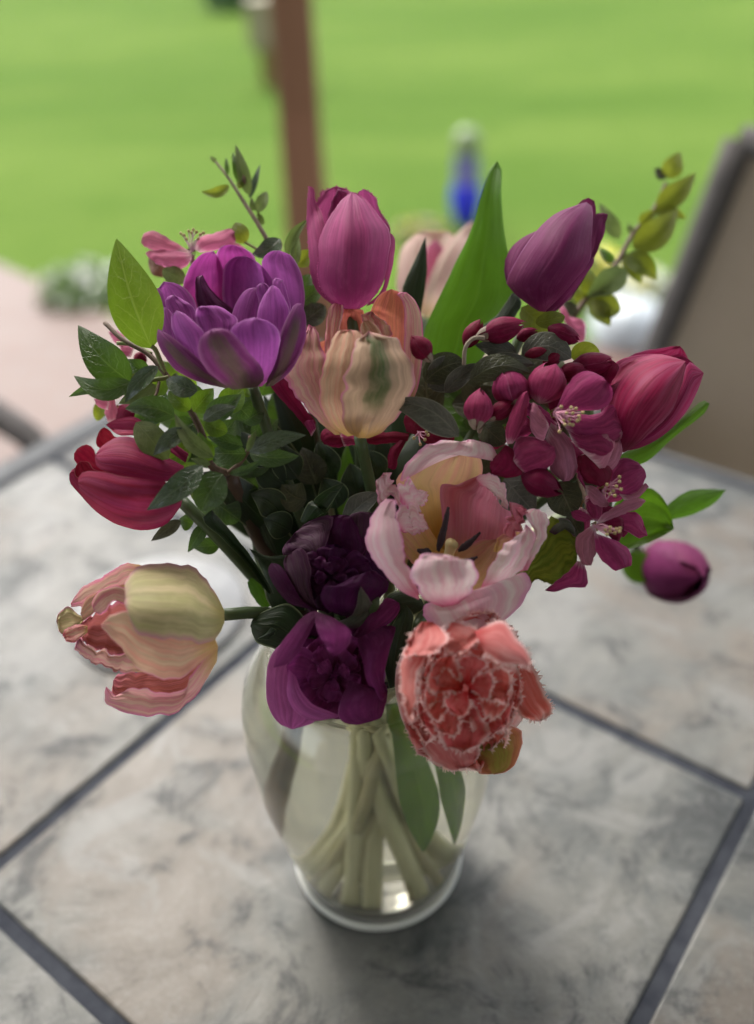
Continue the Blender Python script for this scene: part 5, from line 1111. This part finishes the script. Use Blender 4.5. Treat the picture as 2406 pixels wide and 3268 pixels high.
leaf(T, 1, (830, 960), (680, 890), 120, 0.53, LEAF_PALE, prof='round')
leaf(T, 4, (300, 350), (260, 490), 90, 0.54, LEAF_SPRIG, prof='round')

# ------------------------------------------------------------------ leafy shrub sprig, left
T = thing('leafy_sprig', 'leafy green shrub sprig spreading over the left side of the bouquet', 'foliage', tuple(VB + np.array([0, 0, 0.016])), 'foliage sprigs in the bouquet')
stem(T, 4, (1110, 830), 0.505, 180, mat=STEM_DK, r=0.0042, bang=175, br=1.0, via=[(4, 1300, 1250, 0.53)], bz=0.03)
twig(T, 4, [(1110, 830), (990, 770), (930, 560), (840, 390), (700, 190), (590, 60), (430, -30), (310, -140)], [0.505, 0.495, 0.492, 0.49, 0.49, 0.492, 0.495, 0.50], [0.0022, 0.0016, 0.0012], TWIG, 'twig')
twig(T, 4, [(700, 190), (640, 40), (610, 10)], [0.49, 0.488, 0.487], 0.0013, TWIG_GREEN, 'leaf_stalk')
twig(T, 4, [(610, 60), (500, 0), (390, -10)], [0.492, 0.494, 0.495], 0.0011, TWIG_GREEN, 'leaf_stalk')
twig(T, 4, [(720, 210), (540, 240), (310, 275)], [0.488, 0.484, 0.48], 0.0012, TWIG_GREEN, 'leaf_stalk')
twig(T, 4, [(1110, 820), (1180, 760), (1230, 680), (1250, 590)], [0.5, 0.49, 0.485, 0.482], 0.0013, TWIG, 'twig')
twig(T, 4, [(660, 240), (640, 320), (605, 370)], [0.486, 0.482, 0.48], 0.0009, TWIG, 'twig')
def L4(b, t_, w, D, m=LEAF, **k): return leaf(T, 4, b, t_, w, D, m, **k)
leaf(T, 1, (612, 1395), (385, 688), 335, 0.487, LEAF_BRIGHT, prof='ovate', fold=0.10, bend=-0.03, asym=-0.05, arch=0.06, ny=24, nx=13)
leaf(T, 1, (480, 1615), (140, 1245), 245, 0.486, LEAF, prof='ovate', fold=0.1, bend=-0.06, ny=20, nx=11)
leaf(T, 1, (480, 1610), (112, 1570), 150, 0.476, LEAF, prof='ovate', fold=0.1, bend=-0.18)
L4((490, 255), (80, 335), 105, 0.488, LEAF, fold=0.1, bend=0.08)
L4((600, 170), (430, 95), 110, 0.489, LEAF, fold=0.12, bend=-0.05)
L4((560, 245), (470, 190), 70, 0.486, LEAF_SPRIG)
L4((655, 140), (440, 375), 110, 0.476, LEAF_SHINY, fold=0.2, bend=0.08)
L4((640, 260), (400, 380), 120, 0.484, LEAF_PALE, fold=0.1)
L4((905, 300), (705, 225), 135, 0.475, LEAF_SHINY, fold=0.15, asym=0.1, prof='round')
L4((760, 240), (770, 180), 60, 0.485, LEAF_PALE)
L4((860, 420), (720, 300), 120, 0.482, LEAF_BRIGHT, prof='round')
L4((760, 460), (440, 412), 165, 0.472, LEAF, fold=0.1, bend=0.1)
L4((1010, 725), (757, 440), 110, 0.470, LEAF_PALE, fold=0.25, bend=-0.1, prof='ovate')
L4((1005, 740), (920, 560), 120, 0.474, LEAF_BRIGHT, fold=0.1, bend=-0.1)
L4((830, 545), (622, 712), 115, 0.468, LEAF_SHINY, fold=0.2, bend=0.05)
L4((510, 500), (720, 735), 190, 0.478, LEAF_PALE, fold=0.1, prof='round')
L4((945, 490), (1152, 397), 95, 0.470, LEAF_SHINY, fold=-0.15, bend=-0.08)
L4((950, 510), (1100, 560), 120, 0.474, LEAF_BRIGHT, prof='round')
L4((960, 480), (1190, 320), 150, 0.482, LEAF, fold=0.1)
L4((880, 430), (1010, 280), 150, 0.487, LEAF_BRIGHT, fold=0.1)
L4((1050, 420), (1200, 290), 170, 0.492, LEAF_BRIGHT, fold=0.1, prof='round')
L4((1200, 330), (1230, 280), 80, 0.497, LEAF_BRIGHT)
L4((1240, 690), (1603, 582), 120, 0.470, LEAF_SHINY, fold=0.12, bend=-0.07)
L4((1240, 700), (1560, 715), 130, 0.476, LEAF, fold=0.1, bend=0.06)
L4((1200, 650), (965, 590), 100, 0.478, LEAF, fold=0.1)
L4((1220, 700), (1000, 700), 150, 0.480, LEAF, fold=0.1, prof='round')
L4((1110, 830), (1330, 732), 60, 0.470, LEAF, fold=0.2, bend=0.08)
L4((940, 778), (580, 1064), 165, 0.462, LEAF_SHINY, fold=0.1, bend=-0.03, ny=20)
L4((1070, 830), (930, 1072), 215, 0.466, LEAF, fold=0.1, prof='round', bend=0.05)
L4((1225, 690), (1285, 545), 45, 0.466, LEAF_PALE, fold=0.3)
L4((900, 700), (860, 560), 90, 0.484, LEAF, fold=0.1)
L4((990, 770), (860, 730), 50, 0.472, LEAF_PALE)
L4((1130, 350), (1240, 470), 170, 0.50, LEAF, fold=0.1, prof='round')
L4((1200, 500), (1330, 420), 120, 0.505, LEAF, fold=0.1, prof='round')
L4((800, 1130), (608, 1262), 85, 0.512, LEAF_OLIVE, fold=0.15)
L4((880, 1150), (790, 1120), 120, 0.515, LEAF)
L4((960, 1150), (845, 1335), 90, 0.51, LEAF, fold=0.1)
L4((1050, 1290), (870, 1300), 110, 0.515, LEAF, fold=0.1)
L4((1000, 1000), (1180, 1130), 200, 0.515, LEAF, fold=0.1, prof='round')
L4((900, 860), (880, 1000), 90, 0.50, LEAF_PALE)
L4((300, 265), (370, 285), 45, 0.478, LEAF_PALE)
for b_, t_, w_, d_ in (((700, 300), (480, 560), 190, 0.51), ((900, 500), (700, 640), 190, 0.51), ((900, 420), (1000, 620), 200, 0.512), ((1000, 600), (1150, 480), 180, 0.512), ((1000, 760), (1180, 900), 200, 0.515), ((900, 760), (760, 900), 160, 0.515), ((720, 220), (560, 330), 150, 0.505), ((1100, 800), (1300, 920), 190, 0.515), ((1150, 800), (1420, 620), 190, 0.515), ((1250, 600), (1420, 480), 170, 0.515), ((800, 300), (1000, 360), 150, 0.505), ((640, 120), (760, 260), 120, 0.503), ((1000, 900), (1080, 1090), 170, 0.518), ((860, 640), (640, 760), 150, 0.505), ((1000, 420), (640, 480), 230, 0.535), ((1000, 640), (620, 640), 250, 0.54), ((1300, 520), (1050, 560), 230, 0.54), ((1300, 420), (1080, 330), 240, 0.54), ((1300, 700), (760, 760), 240, 0.54), ((1320, 330), (1420, 120), 200, 0.545), ((1500, 520), (1420, 250), 220, 0.55), ((900, 300), (660, 100), 180, 0.53), ((560, 300), (330, 180), 190, 0.505), ((620, 420), (520, 560), 170, 0.51), ((1120, 460), (1330, 560), 190, 0.53), ((1180, 640), (1330, 780), 190, 0.535), ((560, 210), (300, 210), 150, 0.50), ((900, 1050), (1060, 1200), 170, 0.53)):
    L4(b_, t_, w_, d_, random.choice((LEAF, LEAF, LEAF_BRIGHT)) if b_[0] < 1050 else LEAF, fold=0.12, bend=random.uniform(-.1, .1))

# ------------------------------------------------------------------ thin twig at the top
T = thing('thin_sprig', 'thin brown twig with small pale leaves at the top left, before the post', 'foliage', tuple(VB + np.array([0, 0, 0.016])), 'foliage sprigs in the bouquet')
stem(T, 1, (1420, 830), 0.54, 110, mat=STEM_THIN, r=0.0018, bang=300)
twig(T, 1, [(1420, 830), (1350, 690), (1280, 570), (1190, 430), (1100, 290), (1020, 190)], [0.54, 0.542, 0.545, 0.55, 0.555, 0.56], [0.0015, 0.0012, 0.0007], TWIG, 'twig')
def L1(b, t_, w, D, m=LEAF_PALE, **k): return leaf(T, 1, b, t_, w, D, m, **k)
L1((1240, 410), (1150, 80), 85, 0.553, LEAF_PALE, fold=0.2)
L1((1180, 340), (1130, 130), 50, 0.553, LEAF, fold=0.3)
L1((1110, 345), (930, 385), 75, 0.55, LEAF_SPRIG, fold=0.2, bend=-0.15)
L1((1100, 280), (1090, 165), 30, 0.555, LEAF)
L1((1200, 360), (1160, 320), 50, 0.55, LEAF_SPRIG)
L1((1240, 430), (1310, 210), 45, 0.56, LEAF_SHINY, fold=0.2)
L1((1290, 520), (1350, 385), 80, 0.548, LEAF_PALE, prof='round')
L1((1270, 510), (1250, 420), 40, 0.548, LEAF_PALE)
L1((1330, 600), (1290, 510), 40, 0.548, LEAF_PALE)
L1((1210, 720), (1150, 585), 115, 0.535, LEAF_SPRIG, prof='round')
L1((1440, 690), (1255, 790), 130, 0.53, LEAF_SHINY, bend=-0.1)
L1((1030, 195), (985, 160), 30, 0.56)
twig(T, 1, [(1300, 760), (1210, 710)], [0.535, 0.535], 0.0008, TWIG_GREEN, 'leaf_stalk')
bud(T, 1, (1210, 340), (1203, 270), 28, 0.55, TWIG, n=3)
L1((1480, 800), (1620, 560), 75, 0.53, LEAF_PALE, fold=0.2, bend=-0.1)
L1((1520, 880), (1560, 680), 70, 0.53, LEAF_PALE, fold=0.2)
L1((1540, 860), (1650, 770), 110, 0.535, LEAF_SPRIG, prof='round')
L1((1560, 1050), (1640, 920), 120, 0.535, LEAF, prof='round')
L1((1570, 1100), (1700, 1000), 120, 0.53, LEAF, prof='round')
L1((1580, 1230), (1730, 1120), 150, 0.53, LEAF_SHINY, prof='round')
twig(T, 1, [(1420, 830), (1560, 1000), (1600, 1160), (1640, 1300)], [0.54, 0.535, 0.535, 0.53], 0.0012, TWIG, 'twig')

# ------------------------------------------------------------------ blurred sprig, right back
T = thing('olive_sprig', 'yellow green leafy sprig out of focus at the upper right', 'foliage', tuple(VB + np.array([0, 0, 0.016])), 'foliage sprigs in the bouquet')
stem(T, 3, (650, 1220), 0.60, 45, mat=STEM_THIN, r=0.0026, bang=240)
twig(T, 3, [(650, 1220), (740, 1080), (930, 860), (1000, 740), (1060, 640), (1180, 500), (1260, 330)], [0.60, 0.605, 0.61, 0.615, 0.62, 0.625, 0.63], [0.0022, 0.0012], TWIG, 'twig')
def L3(b, t_, w, D=0.615, m=LEAF_SPRIG, **k): return leaf(T, 3, b, t_, w, D, m, **k)
L3((1270, 300), (1350, 130), 135, 0.63); L3((1260, 300), (1185, 235), 75, 0.632, LEAF_OLIVE)
L3((1195, 490), (1450, 265), 150, 0.622, bend=0.05); L3((1180, 520), (1390, 560), 100, 0.62, bend=-0.1)
L3((1040, 740), (1330, 490), 190, 0.612, bend=0.1); L3((1090, 600), (1200, 500), 90, 0.62)
L3((1000, 800), (1200, 950), 150, 0.61, bend=-0.1); L3((1000, 780), (1100, 975), 120, 0.612)
L3((1010, 890), (750, 1060), 170, 0.60, LEAF_PALE); L3((780, 1080), (760, 880), 120, 0.605)
L3((960, 690), (830, 460), 110, 0.62, LEAF_PALE); L3((930, 850), (830, 750), 60, 0.615, LEAF)
L3((760, 1080), (970, 1150), 170, 0.60, prof='round'); L3((800, 1080), (900, 1250), 130, 0.598)
L3((680, 1180), (590, 1080), 90, 0.6, LEAF_OLIVE); L3((1040, 660), (1020, 590), 50, 0.62, LEAF_PALE)
L3((720, 1100), (690, 1000), 80, 0.605); bl = None
blossom(3, (700, 1250), 0.575, [([(600, 1210), (570, 1130), (600, 1120), (640, 1190), (720, 1210), (745, 1250), (735, 1350), (690, 1350), (650, 1300)], ROSE, dict(tip=5))], cmat=TWIG_HAIRY)

# ------------------------------------------------------------------ dark tulip leaves and stems in the heart of the bouquet
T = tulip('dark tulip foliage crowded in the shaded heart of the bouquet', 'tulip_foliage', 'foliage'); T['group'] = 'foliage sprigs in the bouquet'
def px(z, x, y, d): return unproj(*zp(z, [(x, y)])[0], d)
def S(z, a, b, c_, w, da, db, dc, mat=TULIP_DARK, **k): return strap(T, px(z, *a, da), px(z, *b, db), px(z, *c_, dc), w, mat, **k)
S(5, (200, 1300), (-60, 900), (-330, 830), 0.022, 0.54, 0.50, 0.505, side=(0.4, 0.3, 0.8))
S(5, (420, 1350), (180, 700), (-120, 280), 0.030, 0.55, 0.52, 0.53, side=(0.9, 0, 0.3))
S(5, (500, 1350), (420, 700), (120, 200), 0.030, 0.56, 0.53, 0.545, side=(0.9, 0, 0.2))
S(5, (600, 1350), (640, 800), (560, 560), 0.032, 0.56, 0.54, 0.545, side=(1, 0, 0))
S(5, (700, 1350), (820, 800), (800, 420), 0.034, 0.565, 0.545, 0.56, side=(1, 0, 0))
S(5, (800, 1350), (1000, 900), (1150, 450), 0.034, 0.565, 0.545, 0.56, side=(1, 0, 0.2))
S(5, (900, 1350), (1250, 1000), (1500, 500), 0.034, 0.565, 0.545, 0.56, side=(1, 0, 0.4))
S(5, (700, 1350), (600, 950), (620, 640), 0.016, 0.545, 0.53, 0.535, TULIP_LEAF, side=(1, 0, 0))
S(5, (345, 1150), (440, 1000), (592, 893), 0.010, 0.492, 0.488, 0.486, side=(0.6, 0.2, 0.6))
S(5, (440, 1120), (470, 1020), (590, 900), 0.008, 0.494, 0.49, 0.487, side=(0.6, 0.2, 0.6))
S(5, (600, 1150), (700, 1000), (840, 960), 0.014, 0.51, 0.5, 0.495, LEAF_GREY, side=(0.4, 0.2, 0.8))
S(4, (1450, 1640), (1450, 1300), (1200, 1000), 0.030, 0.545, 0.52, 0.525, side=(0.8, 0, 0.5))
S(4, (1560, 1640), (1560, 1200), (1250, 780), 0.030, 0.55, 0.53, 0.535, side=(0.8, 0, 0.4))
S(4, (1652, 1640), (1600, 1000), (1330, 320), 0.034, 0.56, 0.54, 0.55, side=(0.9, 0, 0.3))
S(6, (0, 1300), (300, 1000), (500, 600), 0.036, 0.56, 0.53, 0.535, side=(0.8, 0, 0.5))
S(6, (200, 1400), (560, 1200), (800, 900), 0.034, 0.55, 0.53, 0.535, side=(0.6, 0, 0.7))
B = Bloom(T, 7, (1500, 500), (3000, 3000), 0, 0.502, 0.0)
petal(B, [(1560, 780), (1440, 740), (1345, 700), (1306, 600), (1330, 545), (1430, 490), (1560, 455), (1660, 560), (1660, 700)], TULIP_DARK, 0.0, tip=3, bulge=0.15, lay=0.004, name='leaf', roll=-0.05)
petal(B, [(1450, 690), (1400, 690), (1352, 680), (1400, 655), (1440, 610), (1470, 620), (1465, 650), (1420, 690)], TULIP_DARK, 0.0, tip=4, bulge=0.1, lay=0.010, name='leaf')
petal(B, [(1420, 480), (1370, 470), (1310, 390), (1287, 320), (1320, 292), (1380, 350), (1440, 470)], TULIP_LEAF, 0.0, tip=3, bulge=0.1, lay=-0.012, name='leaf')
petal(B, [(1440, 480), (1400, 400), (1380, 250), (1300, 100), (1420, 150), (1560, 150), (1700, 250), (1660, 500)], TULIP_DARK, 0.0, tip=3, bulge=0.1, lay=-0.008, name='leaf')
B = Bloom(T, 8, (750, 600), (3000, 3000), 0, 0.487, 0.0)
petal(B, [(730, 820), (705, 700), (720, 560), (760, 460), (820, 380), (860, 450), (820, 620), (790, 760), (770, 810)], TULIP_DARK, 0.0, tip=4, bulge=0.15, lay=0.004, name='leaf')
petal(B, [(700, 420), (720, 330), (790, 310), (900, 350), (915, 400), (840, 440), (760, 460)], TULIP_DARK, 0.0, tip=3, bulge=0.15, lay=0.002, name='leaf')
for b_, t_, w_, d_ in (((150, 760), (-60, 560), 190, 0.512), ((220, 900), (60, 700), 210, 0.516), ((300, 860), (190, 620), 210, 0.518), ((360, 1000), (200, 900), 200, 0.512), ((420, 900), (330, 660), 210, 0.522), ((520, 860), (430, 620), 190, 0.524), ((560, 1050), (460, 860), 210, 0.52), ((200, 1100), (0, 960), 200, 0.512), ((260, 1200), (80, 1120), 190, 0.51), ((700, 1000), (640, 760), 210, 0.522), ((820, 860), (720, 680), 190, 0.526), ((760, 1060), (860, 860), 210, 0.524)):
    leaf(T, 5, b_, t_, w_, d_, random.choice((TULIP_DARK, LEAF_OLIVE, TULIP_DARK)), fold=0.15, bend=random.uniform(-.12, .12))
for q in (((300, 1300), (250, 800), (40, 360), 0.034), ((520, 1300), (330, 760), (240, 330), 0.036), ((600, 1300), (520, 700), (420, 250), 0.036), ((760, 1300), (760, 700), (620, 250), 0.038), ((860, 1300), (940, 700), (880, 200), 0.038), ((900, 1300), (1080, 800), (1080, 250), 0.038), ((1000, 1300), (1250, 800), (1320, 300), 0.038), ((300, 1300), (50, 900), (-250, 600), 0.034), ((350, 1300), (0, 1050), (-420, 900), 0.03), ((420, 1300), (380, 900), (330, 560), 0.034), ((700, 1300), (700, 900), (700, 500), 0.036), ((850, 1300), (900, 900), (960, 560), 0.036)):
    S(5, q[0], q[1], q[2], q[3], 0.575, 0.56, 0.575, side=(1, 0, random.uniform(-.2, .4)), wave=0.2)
# leaf ends and stems seen through the glass
S(8, (760, 1000), (860, 1350), (850, 1560), 0.02, 0.56, 0.57, 0.585, TULIP_LEAF, side=(1, 0, 0))
S(8, (900, 1000), (1030, 1400), (1050, 1620), 0.015, 0.56, 0.56, 0.575, TULIP_LEAF, side=(1, 0, 0.1))
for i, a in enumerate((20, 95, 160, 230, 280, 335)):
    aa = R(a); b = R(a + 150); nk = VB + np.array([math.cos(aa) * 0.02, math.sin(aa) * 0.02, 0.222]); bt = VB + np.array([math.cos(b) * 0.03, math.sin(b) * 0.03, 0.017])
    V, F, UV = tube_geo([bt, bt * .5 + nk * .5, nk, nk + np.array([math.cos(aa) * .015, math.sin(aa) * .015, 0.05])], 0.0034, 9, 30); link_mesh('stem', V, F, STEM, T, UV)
